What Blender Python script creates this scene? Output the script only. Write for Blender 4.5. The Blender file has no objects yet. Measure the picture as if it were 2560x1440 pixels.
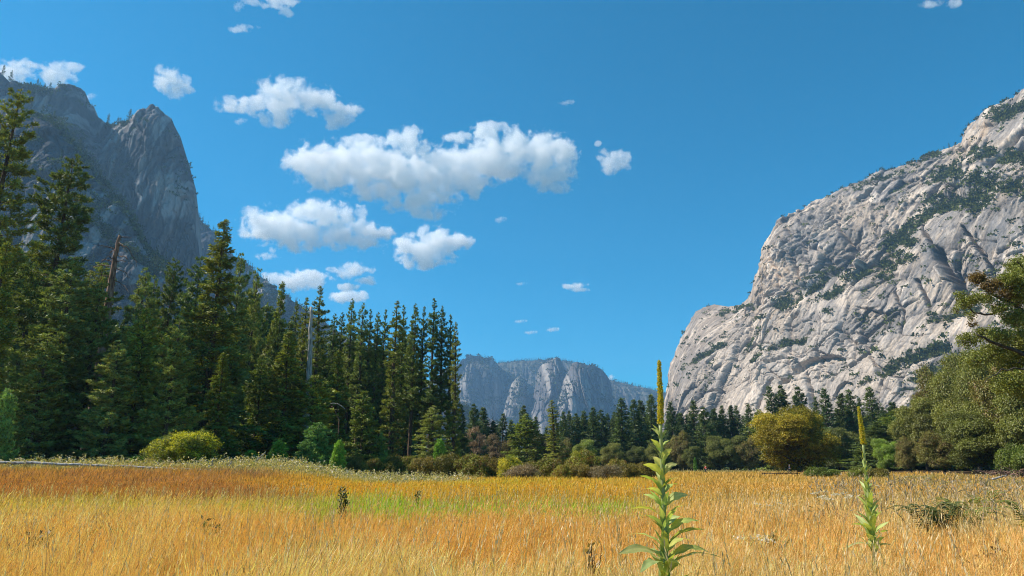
import bpy, math, random
import numpy as np
from mathutils import Vector

# ------------------------------------------------------------------ camera, sky, sun, exposure
SC = bpy.context.scene
COL = SC.collection
W, H, F = 2560, 1440, 1707.0
HORIZON = 1166.0
CAM_H = 1.5
TH = math.atan((HORIZON - H / 2) / F)
ST, CT = math.sin(TH), math.cos(TH)
cam_d = bpy.data.cameras.new('camera')
cam_d.lens = 24.0; cam_d.sensor_width = 36.0; cam_d.clip_start = 0.05; cam_d.clip_end = 60000
cam = bpy.data.objects.new('camera', cam_d); COL.objects.link(cam)
cam.location = (0, 0, CAM_H); cam.rotation_euler = (math.pi / 2 + TH, 0, 0)
SC.camera = cam

SUN_EL, SUN_AZ = math.radians(47), math.radians(-85)      # azimuth from +Y towards +X
wd = bpy.data.worlds.new('World'); SC.world = wd; wd.use_nodes = True
nt = wd.node_tree
bg = nt.nodes['Background']
sky = nt.nodes.new('ShaderNodeTexSky'); sky.sky_type = 'NISHITA'; sky.sun_disc = False
sky.sun_elevation = SUN_EL; sky.sun_rotation = SUN_AZ
sky.altitude = 1800; sky.air_density = 1.0; sky.dust_density = 0.2; sky.ozone_density = 3.0
hs = nt.nodes.new('ShaderNodeHueSaturation'); hs.inputs['Saturation'].default_value = 2.6; hs.inputs['Hue'].default_value = 0.48
nt.links.new(sky.outputs[0], hs.inputs['Color']); nt.links.new(hs.outputs[0], bg.inputs[0])
bg.inputs[1].default_value = 0.104
sd = bpy.data.lights.new('sun', 'SUN'); sd.energy = 5.0; sd.angle = math.radians(0.53); sd.color = (1, 0.91, 0.79)
sun = bpy.data.objects.new('sun', sd); COL.objects.link(sun)
SDIR = Vector((math.sin(SUN_AZ) * math.cos(SUN_EL), math.cos(SUN_AZ) * math.cos(SUN_EL), math.sin(SUN_EL)))
sun.rotation_euler = SDIR.to_track_quat('Z', 'Y').to_euler()
sun.location = (0, 0, 50)
SC.view_settings.view_transform = 'Standard'; SC.view_settings.look = 'None'
SC.view_settings.exposure = 0.6; SC.view_settings.gamma = 1.0
SC.render.engine = 'CYCLES'
cy = SC.cycles
cy.use_denoising = True; cy.denoiser = 'OPENIMAGEDENOISE'
try: cy.denoising_input_passes = 'RGB_ALBEDO_NORMAL'; cy.denoising_prefilter = 'FAST'; cy.denoising_quality = 'HIGH'
except Exception: pass
cy.max_bounces = 16; cy.diffuse_bounces = 2; cy.glossy_bounces = 1; cy.transmission_bounces = 3
cy.transparent_max_bounces = 8; cy.volume_bounces = 16
cy.use_adaptive_sampling = True; cy.adaptive_threshold = 0.006
cy.pixel_filter_type = 'BLACKMAN_HARRIS'; cy.filter_width = 1.05
cy.sample_clamp_indirect = 4.0

# ------------------------------------------------------------------ pixel -> place helpers
def unit(px, py):
    """direction of a photo pixel, scaled so its y (distance ahead) is 1"""
    zz = (720.0 - np.asarray(py, float)) / F
    dy = CT - zz * ST
    return (np.asarray(px, float) - 1280.0) / F / dy, (ST + zz * CT) / dy
def at(px, py, Y):
    dx, dz = unit(px, py)
    return np.stack([dx * Y, np.ones_like(dx) * Y, CAM_H + dz * Y], -1)
def sstep(a, b, x):
    t = np.clip((np.asarray(x, float) - a) / (b - a), 0, 1); return t * t * (3 - 2 * t)

# ------------------------------------------------------------------ noise
def _h(ix, iy, iz, s):
    with np.errstate(over='ignore'):
        h = (ix.astype(np.uint32) * np.uint32(374761393) + iy.astype(np.uint32) * np.uint32(668265263)
             + iz.astype(np.uint32) * np.uint32(2147483647 - 5) + np.uint32((s * 974634777 + 12345) & 0xffffffff))
        h ^= h >> np.uint32(13); h *= np.uint32(1274126177); h ^= h >> np.uint32(16)
        h *= np.uint32(2246822519); h ^= h >> np.uint32(13)
    return h.astype(np.float64) / 4294967295.0
def vnoise(x, y, z, s=0):
    x, y, z = np.broadcast_arrays(np.asarray(x, float), np.asarray(y, float), np.asarray(z, float))
    fx, fy, fz = np.floor(x), np.floor(y), np.floor(z)
    ix, iy, iz = fx.astype(np.int64), fy.astype(np.int64), fz.astype(np.int64)
    u, v, w = x - fx, y - fy, z - fz
    u = u * u * u * (u * (u * 6 - 15) + 10); v = v * v * v * (v * (v * 6 - 15) + 10); w = w * w * w * (w * (w * 6 - 15) + 10)
    r = 0
    for a in (0, 1):
        for b in (0, 1):
            for c in (0, 1):
                r = r + _h(ix + a, iy + b, iz + c, s) * (u if a else 1 - u) * (v if b else 1 - v) * (w if c else 1 - w)
    return r * 2 - 1
def fbm(x, y, z, s=0, o=5, g=0.5, l=2.03, ridged=False):
    r, a, t = 0, 1.0, 0
    for k in range(o):
        n = vnoise(x, y, z, s + k * 17)
        r = r + a * ((1 - 2 * np.abs(n)) if ridged else n); t += a
        a *= g; x, y, z = x * l + 3.1, y * l + 7.7, z * l + 1.3
    return r / t
def cell(x, y, z, s=0):
    """cellular noise: nearest distance, gap to the second, a random value per cell"""
    x, y, z = np.broadcast_arrays(np.asarray(x, float), np.asarray(y, float), np.asarray(z, float))
    ix, iy, iz = (np.floor(q).astype(np.int64) for q in (x, y, z))
    d1 = np.full(x.shape, 9.0); d2 = d1.copy(); rid = np.zeros(x.shape)
    for a in (-1, 0, 1):
        for b in (-1, 0, 1):
            for c in (-1, 0, 1):
                jx, jy, jz = ix + a, iy + b, iz + c
                d = np.sqrt((jx + _h(jx, jy, jz, s) - x) ** 2 + (jy + _h(jx, jy, jz, s + 1) - y) ** 2 + (jz + _h(jx, jy, jz, s + 2) - z) ** 2)
                r = _h(jx, jy, jz, s + 3)
                near = d < d1
                d2 = np.where(near, d1, np.minimum(d2, d)); rid = np.where(near, r, rid); d1 = np.where(near, d, d1)
    return d1, d2 - d1, rid

def facets(x, y, s=0):
    """broken rock: every cell is a flat face with its own height and tilt; also the gap to the next face"""
    x, y = np.broadcast_arrays(np.asarray(x, float), np.asarray(y, float))
    ix, iy = np.floor(x).astype(np.int64), np.floor(y).astype(np.int64); z0 = ix * 0
    d1 = np.full(x.shape, 9.0); d2 = d1.copy(); hh = np.zeros(x.shape)
    for a in (-1, 0, 1):
        for b in (-1, 0, 1):
            jx, jy = ix + a, iy + b
            ox = x - jx - _h(jx, jy, z0, s); oy = y - jy - _h(jx, jy, z0, s + 1); d = ox * ox + oy * oy
            h = _h(jx, jy, z0, s + 2) - 0.5 + ox * (_h(jx, jy, z0, s + 3) - 0.5) * 1.8 + oy * (_h(jx, jy, z0, s + 4) - 0.5) * 1.8
            near = d < d1
            d2 = np.where(near, d1, np.minimum(d2, d)); hh = np.where(near, h, hh); d1 = np.where(near, d, d1)
    return hh, np.sqrt(d2) - np.sqrt(d1)

# ------------------------------------------------------------------ object helpers
def tag(o, label=None, cat=None, group=None, kind=None):
    if label: o['label'] = label
    if cat: o['category'] = cat
    if group: o['group'] = group
    if kind: o['kind'] = kind
    return o
def np_mesh(name, V, quads=None, tris=None, col=None, smooth=False, mat=None, slots=None):
    me = bpy.data.meshes.new(name)
    V = np.ascontiguousarray(V, np.float32).reshape(-1, 3)
    me.vertices.add(len(V)); me.vertices.foreach_set('co', V.ravel())
    q = np.zeros((0, 4), np.int32) if quads is None else np.asarray(quads, np.int32).reshape(-1, 4)
    t = np.zeros((0, 3), np.int32) if tris is None else np.asarray(tris, np.int32).reshape(-1, 3)
    me.loops.add(len(q) * 4 + len(t) * 3); me.loops.foreach_set('vertex_index', np.concatenate([q.ravel(), t.ravel()]))
    me.polygons.add(len(q) + len(t))
    me.polygons.foreach_set('loop_start', np.concatenate([np.arange(len(q)) * 4, len(q) * 4 + np.arange(len(t)) * 3]).astype(np.int32))
    me.update(calc_edges=True)
    if smooth: me.polygons.foreach_set('use_smooth', np.ones(len(me.polygons), bool))
    if col is not None:
        c = np.ones((len(V), 4), np.float32); c[:, :3] = np.asarray(col, np.float32).reshape(-1, 3)
        ca = me.color_attributes.new('Col', 'FLOAT_COLOR', 'POINT'); ca.data.foreach_set('color', c.ravel())
    if mat: me.materials.append(mat)
    return me
def link(name, me, parent=None, loc=None):
    o = bpy.data.objects.new(name, me); COL.objects.link(o)
    if parent is not None: o.parent = parent
    if loc is not None: o.location = loc
    return o
def empty(name, loc=(0, 0, 0), rz=0.0):
    o = bpy.data.objects.new(name, None); COL.objects.link(o); o.location = loc; o.rotation_euler = (0, 0, rz)
    o.empty_display_size = 0.2
    return o
def copy_tree(o, parent=None):
    c = o.copy(); COL.objects.link(c)
    if parent is not None: c.parent = parent
    for ch in list(o.children): copy_tree(ch, c)
    return c

class Geo:
    """gathers vertices, quads, triangles and colours for one mesh"""
    def __init__(s): s.v, s.q, s.t, s.c, s.n = [], [], [], [], 0
    def add(s, V, q=None, t=None, col=(1, 1, 1)):
        V = np.asarray(V, float).reshape(-1, 3); s.v.append(V)
        if q is not None and len(q): s.q.append(np.asarray(q).reshape(-1, 4) + s.n)
        if t is not None and len(t): s.t.append(np.asarray(t).reshape(-1, 3) + s.n)
        c = np.asarray(col, float)
        s.c.append(np.broadcast_to(c, (len(V), 3)) if c.ndim == 1 else c.reshape(-1, 3)); s.n += len(V)
    def tube(s, pts, rad, k=5, col=(1, 1, 1), cap=True):
        pts = np.asarray(pts, float); n = len(pts); rad = np.broadcast_to(rad, (n,))
        d = np.gradient(pts, axis=0); d /= np.linalg.norm(d, axis=1)[:, None] + 1e-9
        ref = np.where(np.abs(d[:, 2:3]) > 0.9, np.array([[1., 0, 0]]), np.array([[0, 0, 1.]]))
        a = np.cross(d, ref); a /= np.linalg.norm(a, axis=1)[:, None] + 1e-9; b = np.cross(d, a)
        th = np.arange(k) * 2 * np.pi / k
        V = pts[:, None] + rad[:, None, None] * (np.cos(th)[None, :, None] * a[:, None] + np.sin(th)[None, :, None] * b[:, None])
        i = np.arange(n - 1)[:, None] * k; j = np.arange(k)[None]; j2 = (j + 1) % k
        q = np.stack([i + j, i + j2, i + k + j2, i + k + j], -1).reshape(-1, 4)
        V = V.reshape(-1, 3); t = []
        if cap:
            V = np.concatenate([V, pts[:1], pts[-1:]]); m = n * k
            for jj in range(k):
                t.append((m, (jj + 1) % k, jj)); t.append((m + 1, (n - 1) * k + jj, (n - 1) * k + (jj + 1) % k))
        s.add(V, q, t, col)
    def rhombs(s, c, d, L, Wd, rng, col, up=None):
        """leaf-sized four-cornered faces: base c, direction d, length L, width Wd"""
        n = len(c); d = d / (np.linalg.norm(d, axis=1)[:, None] + 1e-9)
        r = rng.normal(size=(n, 3)) if up is None else up + rng.normal(size=(n, 3)) * 0.35
        sd = np.cross(d, r); sd /= np.linalg.norm(sd, axis=1)[:, None] + 1e-9
        L = np.broadcast_to(L, (n,))[:, None]; Wd = np.broadcast_to(Wd, (n,))[:, None]
        m = c + d * L * 0.5
        V = np.stack([c, m + sd * Wd * 0.5, c + d * L, m - sd * Wd * 0.5], 1)
        q = np.arange(n * 4).reshape(n, 4)
        s.add(V.reshape(-1, 3), q, None, np.repeat(np.broadcast_to(col, (n, 3)), 4, axis=0))
    def mesh(s, name, mat=None, smooth=False):
        return np_mesh(name, np.concatenate(s.v), np.concatenate(s.q) if s.q else None,
                       np.concatenate(s.t) if s.t else None, np.concatenate(s.c), smooth, mat)

# ------------------------------------------------------------------ materials
def new_mat(name):
    m = bpy.data.materials.new(name); m.use_nodes = True; n = m.node_tree
    for x in list(n.nodes): n.nodes.remove(x)
    out = n.nodes.new('ShaderNodeOutputMaterial')
    return m, n, out
def leaf_mat(name, trans=0.35, tint=(1, 1, 1), gloss=0.05, vary=0.12, objcol=True, rough=0.5):
    m, n, out = new_mat(name); L = n.links.new
    at_ = n.nodes.new('ShaderNodeAttribute'); at_.attribute_name = 'Col'
    mx = n.nodes.new('ShaderNodeMix'); mx.data_type = 'RGBA'; mx.blend_type = 'MULTIPLY'; mx.inputs[0].default_value = 1
    L(at_.outputs['Color'], mx.inputs[6]); mx.inputs[7].default_value = (*tint, 1)
    hs = n.nodes.new('ShaderNodeHueSaturation'); L(mx.outputs[2], hs.inputs['Color'])
    if vary:
        oi = n.nodes.new('ShaderNodeObjectInfo')
        mr = n.nodes.new('ShaderNodeMapRange'); L(oi.outputs['Random'], mr.inputs[0]); mr.inputs[3].default_value = 1 - 2 * vary; mr.inputs[4].default_value = 1 + 2 * vary
        L(mr.outputs[0], hs.inputs['Value'])
        mr2 = n.nodes.new('ShaderNodeMapRange'); L(oi.outputs['Random'], mr2.inputs[0]); mr2.inputs[3].default_value = 0.5 + vary * 0.13; mr2.inputs[4].default_value = 0.5 - vary * 0.13
        L(mr2.outputs[0], hs.inputs['Hue'])
    df = n.nodes.new('ShaderNodeBsdfDiffuse'); L(hs.outputs[0], df.inputs[0])
    tr = n.nodes.new('ShaderNodeBsdfTranslucent')
    t2 = n.nodes.new('ShaderNodeMix'); t2.data_type = 'RGBA'; t2.blend_type = 'MULTIPLY'; t2.inputs[0].default_value = 1
    L(hs.outputs[0], t2.inputs[6]); t2.inputs[7].default_value = (1.25, 1.2, 0.5, 1); L(t2.outputs[2], tr.inputs[0])
    ms = n.nodes.new('ShaderNodeMixShader'); ms.inputs[0].default_value = trans; L(df.outputs[0], ms.inputs[1]); L(tr.outputs[0], ms.inputs[2])
    gl = n.nodes.new('ShaderNodeBsdfGlossy'); gl.inputs['Roughness'].default_value = rough; gl.inputs[0].default_value = (1, 1, 1, 1)
    m2 = n.nodes.new('ShaderNodeMixShader'); m2.inputs[0].default_value = gloss; L(ms.outputs[0], m2.inputs[1]); L(gl.outputs[0], m2.inputs[2])
    L(m2.outputs[0], out.inputs[0])
    return m
def bark_mat(name, c1, c2, scale=3.0):
    m, n, out = new_mat(name); L = n.links.new
    tc = n.nodes.new('ShaderNodeTexCoord'); mp = n.nodes.new('ShaderNodeMapping'); mp.inputs['Scale'].default_value = (scale, scale, scale * 0.2)
    L(tc.outputs['Object'], mp.inputs[0])
    no = n.nodes.new('ShaderNodeTexNoise'); no.inputs['Scale'].default_value = 1; no.inputs['Detail'].default_value = 5; L(mp.outputs[0], no.inputs[0])
    cr = n.nodes.new('ShaderNodeValToRGB'); cr.color_ramp.elements[0].position = 0.35; cr.color_ramp.elements[1].position = 0.65
    cr.color_ramp.elements[0].color = (*c1, 1); cr.color_ramp.elements[1].color = (*c2, 1); L(no.outputs[0], cr.inputs[0])
    b = n.nodes.new('ShaderNodeBsdfPrincipled'); b.inputs['Roughness'].default_value = 0.9; L(cr.outputs[0], b.inputs['Base Color'])
    bp = n.nodes.new('ShaderNodeBump'); bp.inputs['Distance'].default_value = 0.05; L(no.outputs[0], bp.inputs['Height']); L(bp.outputs[0], b.inputs['Normal'])
    L(b.outputs[0], out.inputs[0]); return m
def plain_mat(name, c, rough=0.8, sub=None):
    m, n, out = new_mat(name); L = n.links.new
    tc = n.nodes.new('ShaderNodeTexCoord')
    no = n.nodes.new('ShaderNodeTexNoise'); no.inputs['Scale'].default_value = 14; no.inputs['Detail'].default_value = 4; L(tc.outputs['Object'], no.inputs[0])
    mr = n.nodes.new('ShaderNodeMapRange'); L(no.outputs[0], mr.inputs[0]); mr.inputs[3].default_value = 0.75; mr.inputs[4].default_value = 1.25
    hs = n.nodes.new('ShaderNodeHueSaturation'); hs.inputs['Color'].default_value = (*c, 1); L(mr.outputs[0], hs.inputs['Value'])
    b = n.nodes.new('ShaderNodeBsdfPrincipled'); b.inputs['Roughness'].default_value = rough; L(hs.outputs[0], b.inputs['Base Color'])
    L(b.outputs[0], out.inputs[0]); return m
def rock_mat(name, scale, bump, stretch=(1, 1, 0.35), dark=0.7):
    """vertex colour of the rock times fine streaked grain, with bump"""
    m, n, out = new_mat(name); L = n.links.new
    at_ = n.nodes.new('ShaderNodeAttribute'); at_.attribute_name = 'Col'
    tc = n.nodes.new('ShaderNodeTexCoord'); mp = n.nodes.new('ShaderNodeMapping'); mp.inputs['Scale'].default_value = tuple(scale * q for q in stretch)
    L(tc.outputs['Object'], mp.inputs[0])
    no = n.nodes.new('ShaderNodeTexNoise'); no.inputs['Scale'].default_value = 1; no.inputs['Detail'].default_value = 8; no.inputs['Roughness'].default_value = 0.65; L(mp.outputs[0], no.inputs[0])
    mr = n.nodes.new('ShaderNodeMapRange'); L(no.outputs[0], mr.inputs[0]); mr.inputs[1].default_value = 0.3; mr.inputs[2].default_value = 0.7; mr.inputs[3].default_value = dark; mr.inputs[4].default_value = 1.25
    hs = n.nodes.new('ShaderNodeHueSaturation'); L(at_.outputs['Color'], hs.inputs['Color']); L(mr.outputs[0], hs.inputs['Value'])
    b = n.nodes.new('ShaderNodeBsdfDiffuse'); L(hs.outputs[0], b.inputs[0])
    bp = n.nodes.new('ShaderNodeBump'); bp.inputs['Distance'].default_value = bump; bp.inputs['Strength'].default_value = 1; L(no.outputs[0], bp.inputs['Height']); L(bp.outputs[0], b.inputs['Normal'])
    L(b.outputs[0], out.inputs[0]); return m

BARK = bark_mat('pine_bark', (0.035, 0.022, 0.014), (0.14, 0.085, 0.05), 4)
BARK_OAK = bark_mat('oak_bark', (0.02, 0.017, 0.014), (0.07, 0.058, 0.045), 6)
DEADWOOD = bark_mat('bleached_wood', (0.2, 0.17, 0.15), (0.5, 0.46, 0.42), 5)
DEADBROWN = bark_mat('brown_dead_wood', (0.10, 0.05, 0.03), (0.34, 0.2, 0.14), 5)
NEEDLE = leaf_mat('conifer_needles', 0.22, (1.5, 1.6, 1.5), gloss=0.03)
BROAD = leaf_mat('broad_leaves', 0.3, (1.15, 1.15, 1.1), gloss=0.03)
GRASS = leaf_mat('grass_blades', 0.35, gloss=0.03, vary=0)

# ------------------------------------------------------------------ the valley floor
def gz(x, y):
    x = np.asarray(x, float); y = np.asarray(y, float)
    s = x / np.maximum(y, 1.0)
    g = 1.75 * sstep(34, 74, y) * sstep(-0.16, -0.36, s) + 0.55 * sstep(60, 130, y) * sstep(0.42, 0.62, s)
    g = g * sstep(0, 20, y)
    near = sstep(900, 300, np.hypot(x, y))
    return g * sstep(2500, 400, np.hypot(x, y)) + near * (0.10 * vnoise(x / 9, y / 9, 0, 3) + 0.05 * vnoise(x / 2.5, y / 2.5, 0, 4)) - 0.05
def gnd(px, Y):
    """world point on the ground in the direction of photo column px (taken at the horizon), Y metres ahead"""
    x = (px - 1280.0) / F / 1.0336 * Y
    return float(x), float(Y), float(gz(x, Y))
def zone(x, y):
    """albedo of the meadow plants and their height, by place"""
    x = np.asarray(x, float); y = np.asarray(y, float)
    s = x / np.maximum(y, 1)
    n1 = fbm(x / 14, y / 7, 0, 21, 3); n2 = fbm(x / 3, y / 2.2, 0, 31, 3); n3 = fbm(x / 40, y / 15, 0, 41, 2)
    def mixc(c, d, t): t = np.clip(t, 0, 1)[..., None]; return c * (1 - t) + np.asarray(d) * t
    c = np.broadcast_to(np.array([0.88, 0.51, 0.145]), x.shape + (3,)).copy()
    c = mixc(c, [0.92, 0.63, 0.27], sstep(0.05, 0.6, n1 + 0.4 * n2))           # bleached straw
    c = mixc(c, [0.74, 0.41, 0.10], sstep(0.1, 0.6, -n1 + 0.3 * n2) * 0.35)           # rusty
    c = mixc(c, [0.40, 0.33, 0.09], sstep(0.4, 0.75, fbm(x / 2.2, y / 2.2, 0, 77, 2)) * 0.7)
    h = 0.46 + 0.12 * n2
    yy = y * (1 + 0.06 * n3) + 1.2 * n1 + 0.8 * n2
    green = sstep(17.5, 20.5, yy) * sstep(31, 27, yy) * sstep(0.26, 0.12, s) * (0.5 + 0.5 * sstep(-0.35, -0.15, s))
    green = green * np.clip(1.05 + 0.9 * n2, 0, 1)
    c = mixc(c, [0.44, 0.58, 0.04], green)
    orange = sstep(26, 30, yy)
    c2 = np.broadcast_to(np.array([0.76, 0.43, 0.045]), x.shape + (3,)).copy()
    c2 = mixc(c2, [0.72, 0.53, 0.05], sstep(0.0, 0.6, n2 + n1))
    c2 = mixc(c2, [0.55, 0.26, 0.08], sstep(-0.22, -0.40, s + 0.10 * n3) * (0.85 + 0.5 * n2))
    c2 = mixc(c2, [0.72, 0.42, 0.10], sstep(0.15, 0.3, s) * 0.8)
    c = mixc(c, c2, orange)
    far = sstep(150, 210, yy) * sstep(0.12, 0.22, s)
    c = mixc(c, [0.50, 0.40, 0.13], far)
    weed = sstep(54, 62, yy) * sstep(-0.02, -0.12, s)
    c = mixc(c, [0.50, 0.40, 0.16], weed)
    rt = sstep(0.44, 0.54, s) * sstep(18, 30, y)
    c = mixc(c, [0.36, 0.30, 0.08], rt * sstep(-0.1, 0.5, n1 + n2) * 0.8)
    h = h - 0.10 * green - 0.06 * orange
    return np.clip(c, 0.02, 0.9), np.clip(h, 0.15, 0.9), weed
def ground():
    u = np.linspace(-1, 1, 420)
    ax = np.sinh(u * 6.3) / np.sinh(6.3) * 5900
    v = np.linspace(-1, 1, 560)
    ay = np.where(v < 0, np.sinh(v * 4) / np.sinh(4) * 280, np.sinh(v * 7.2) / np.sinh(7.2) * 8400)
    X, Y = np.meshgrid(ax, ay)
    Z = gz(X, Y)
    c, h, wd_ = zone(X, Y)
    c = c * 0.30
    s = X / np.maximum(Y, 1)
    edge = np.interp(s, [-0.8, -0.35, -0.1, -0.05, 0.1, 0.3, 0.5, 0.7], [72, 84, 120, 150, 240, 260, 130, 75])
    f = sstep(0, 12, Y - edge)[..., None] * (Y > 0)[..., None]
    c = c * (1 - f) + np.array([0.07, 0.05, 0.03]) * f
    n, m = X.shape
    i = np.arange(n - 1)[:, None] * m + np.arange(m - 1)[None]
    q = np.stack([i, i + 1, i + m + 1, i + m], -1).reshape(-1, 4)
    mt, nn, out = new_mat('meadow_soil'); L = nn.links.new
    a = nn.nodes.new('ShaderNodeAttribute'); a.attribute_name = 'Col'
    tc = nn.nodes.new('ShaderNodeTexCoord')
    no = nn.nodes.new('ShaderNodeTexNoise'); no.inputs['Scale'].default_value = 3.0; no.inputs['Detail'].default_value = 8; L(tc.outputs['Object'], no.inputs[0])
    mr = nn.nodes.new('ShaderNodeMapRange'); L(no.outputs[0], mr.inputs[0]); mr.inputs[1].default_value = .3; mr.inputs[2].default_value = .7; mr.inputs[3].default_value = 0.6; mr.inputs[4].default_value = 1.3
    hs_ = nn.nodes.new('ShaderNodeHueSaturation'); L(a.outputs['Color'], hs_.inputs['Color']); L(mr.outputs[0], hs_.inputs['Value'])
    b = nn.nodes.new('ShaderNodeBsdfDiffuse'); L(hs_.outputs[0], b.inputs[0])
    bp = nn.nodes.new('ShaderNodeBump'); bp.inputs['Distance'].default_value = 0.1; L(no.outputs[0], bp.inputs['Height']); L(bp.outputs[0], b.inputs['Normal'])
    L(b.outputs[0], out.inputs[0])
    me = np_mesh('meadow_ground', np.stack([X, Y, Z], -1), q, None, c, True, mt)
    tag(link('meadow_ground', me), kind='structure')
ground()

# ------------------------------------------------------------------ rock walls
def dist_poly(PX, PY, pts):
    """distance of every grid point to a polyline, and which side of it (positive = below/right)"""
    best = np.full(PX.shape, 1e9); side = np.zeros(PX.shape)
    for (x0, y0), (x1, y1) in zip(pts[:-1], pts[1:]):
        vx, vy = x1 - x0, y1 - y0; l2 = vx * vx + vy * vy + 1e-9
        t = np.clip(((PX - x0) * vx + (PY - y0) * vy) / l2, 0, 1)
        dx, dy = PX - x0 - t * vx, PY - y0 - t * vy
        d = np.hypot(dx, dy); m = d < best
        side = np.where(m, np.sign(vx * (PY - y0) - vy * (PX - x0)), side); best = np.where(m, d, best)
    return best, side
def relief(name, sil, ncol, nrow, base, Yf, n0, disp, colf, mat, back, label=None):
    sil = np.asarray(sil, float)
    k = np.hypot(np.diff(sil[:, 0]), 0.6 * np.diff(sil[:, 1])); cs = np.concatenate([[0], np.cumsum(k)])
    px = np.interp(np.linspace(0, cs[-1], ncol), cs, sil[:, 0]); sy = np.interp(np.linspace(0, cs[-1], ncol), cs, sil[:, 1])
    v = np.linspace(0, 1, nrow) ** 0.92
    PX = np.broadcast_to(px[None], (nrow, ncol)); PY = base + (sy[None] - base) * v[:, None]; V = np.broadcast_to(v[:, None], PX.shape)
    P = at(PX, PY, Yf(PX, PY, V))
    n0 = np.array(n0, float); n0 /= np.linalg.norm(n0)
    D = disp(P, PX, PY, V)
    P = P + n0 * D[..., None]
    dP0 = np.gradient(P, axis=0); dP1 = np.gradient(P, axis=1)
    N = np.cross(dP1, dP0); N /= np.linalg.norm(N, axis=-1)[..., None] + 1e-9
    C, veg = colf(P, PX, PY, V, N, D)
    rows = [P]; crow = [C]
    bx = -n0[:2] / np.linalg.norm(n0[:2])
    for d, dz in back:
        r = P[-1] + np.array([bx[0] * d, bx[1] * d, 0]); r[:, 2] = np.maximum(r[:, 2] - dz, -0.5 + 0 * r[:, 2]) if dz < 9000 else -0.5
        rows.append(r[None]); crow.append(C[-1][None])
    A = np.concatenate(rows); CC = np.concatenate(crow)
    n, m = A.shape[:2]
    i = np.arange(n - 1)[:, None] * m + np.arange(m - 1)[None]
    q = np.stack([i, i + 1, i + m + 1, i + m], -1).reshape(-1, 4)
    me = np_mesh(name, A, q, None, CC, False, mat)
    o = link(name, me); tag(o, label, kind='structure')
    return P, PX, PY, V, N, veg
SOFTB = [(30, 6), (120, 60), (400, 300), (900, 99999)]

VEG = Geo()
def bushes(c, size, rng, base, g=VEG, n=11):
    """ragged shrub clumps on the rock: leaf masses sprung from points c"""
    m = len(c); c = np.repeat(c, n, 0); s = np.repeat(size, n)
    off = rng.normal(size=(m * n, 3)) * np.array([0.33, 0.33, 0.22]); off[:, 2] = np.abs(off[:, 2])
    d = off + rng.normal(size=off.shape) * 0.25; d[:, 2] += 0.35
    col = np.asarray(base) * np.repeat(rng.uniform(0.6, 1.5, m), n)[:, None] * rng.uniform(0.7, 1.3, (m * n, 1))
    g.rhombs(c + off * s[:, None], d, s * 0.55, s * 0.5, rng, col)
def spires(c, h, rng, base, g=VEG, n=26):
    """tiny conifers for distant ridges"""
    m = len(c); t = np.tile(np.linspace(0.05, 0.92, n), m) + rng.uniform(-.02, .02, m * n)
    hh = np.repeat(h, n); az = rng.uniform(0, 6.283, m * n)
    cc = np.repeat(c, n, 0).copy(); cc[:, 2] += hh * t
    d = np.stack([np.cos(az), np.sin(az), rng.uniform(-0.5, 0.3, m * n)], -1)
    L = hh * (0.20 * (1 - t) + 0.035) * rng.uniform(0.7, 1.3, m * n)
    col = np.asarray(base) * np.repeat(rng.uniform(0.6, 1.4, m), n)[:, None] * rng.uniform(0.7, 1.3, (m * n, 1))
    g.rhombs(cc, d, L, L * 0.6, rng, col)
    ti = c.copy(); ti[:, 2] += h * 0.7
    g.rhombs(ti, np.tile([[0.02, 0, 1.]], (m, 1)), h * 0.3, h * 0.07, rng, np.broadcast_to(base, (m, 3)))
def scatter(P, veg, n, rng):
    w = np.clip(veg, 0, None).ravel() ** 1; A = np.ones_like(w)
    idx = rng.choice(len(w), size=n, p=w * A / (w * A).sum())
    return P.reshape(-1, 3)[idx]

ROCK_R = rock_mat('granite_wall', 0.22, 2.2)
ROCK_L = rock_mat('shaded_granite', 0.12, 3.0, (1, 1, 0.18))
ROCK_F = rock_mat('far_granite', 0.03, 8.0, (1, 1, 0.3))
def lerp(c, d, t):
    t = np.clip(t, 0, 1)[..., None]; return c * (1 - t) + np.asarray(d) * t

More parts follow.
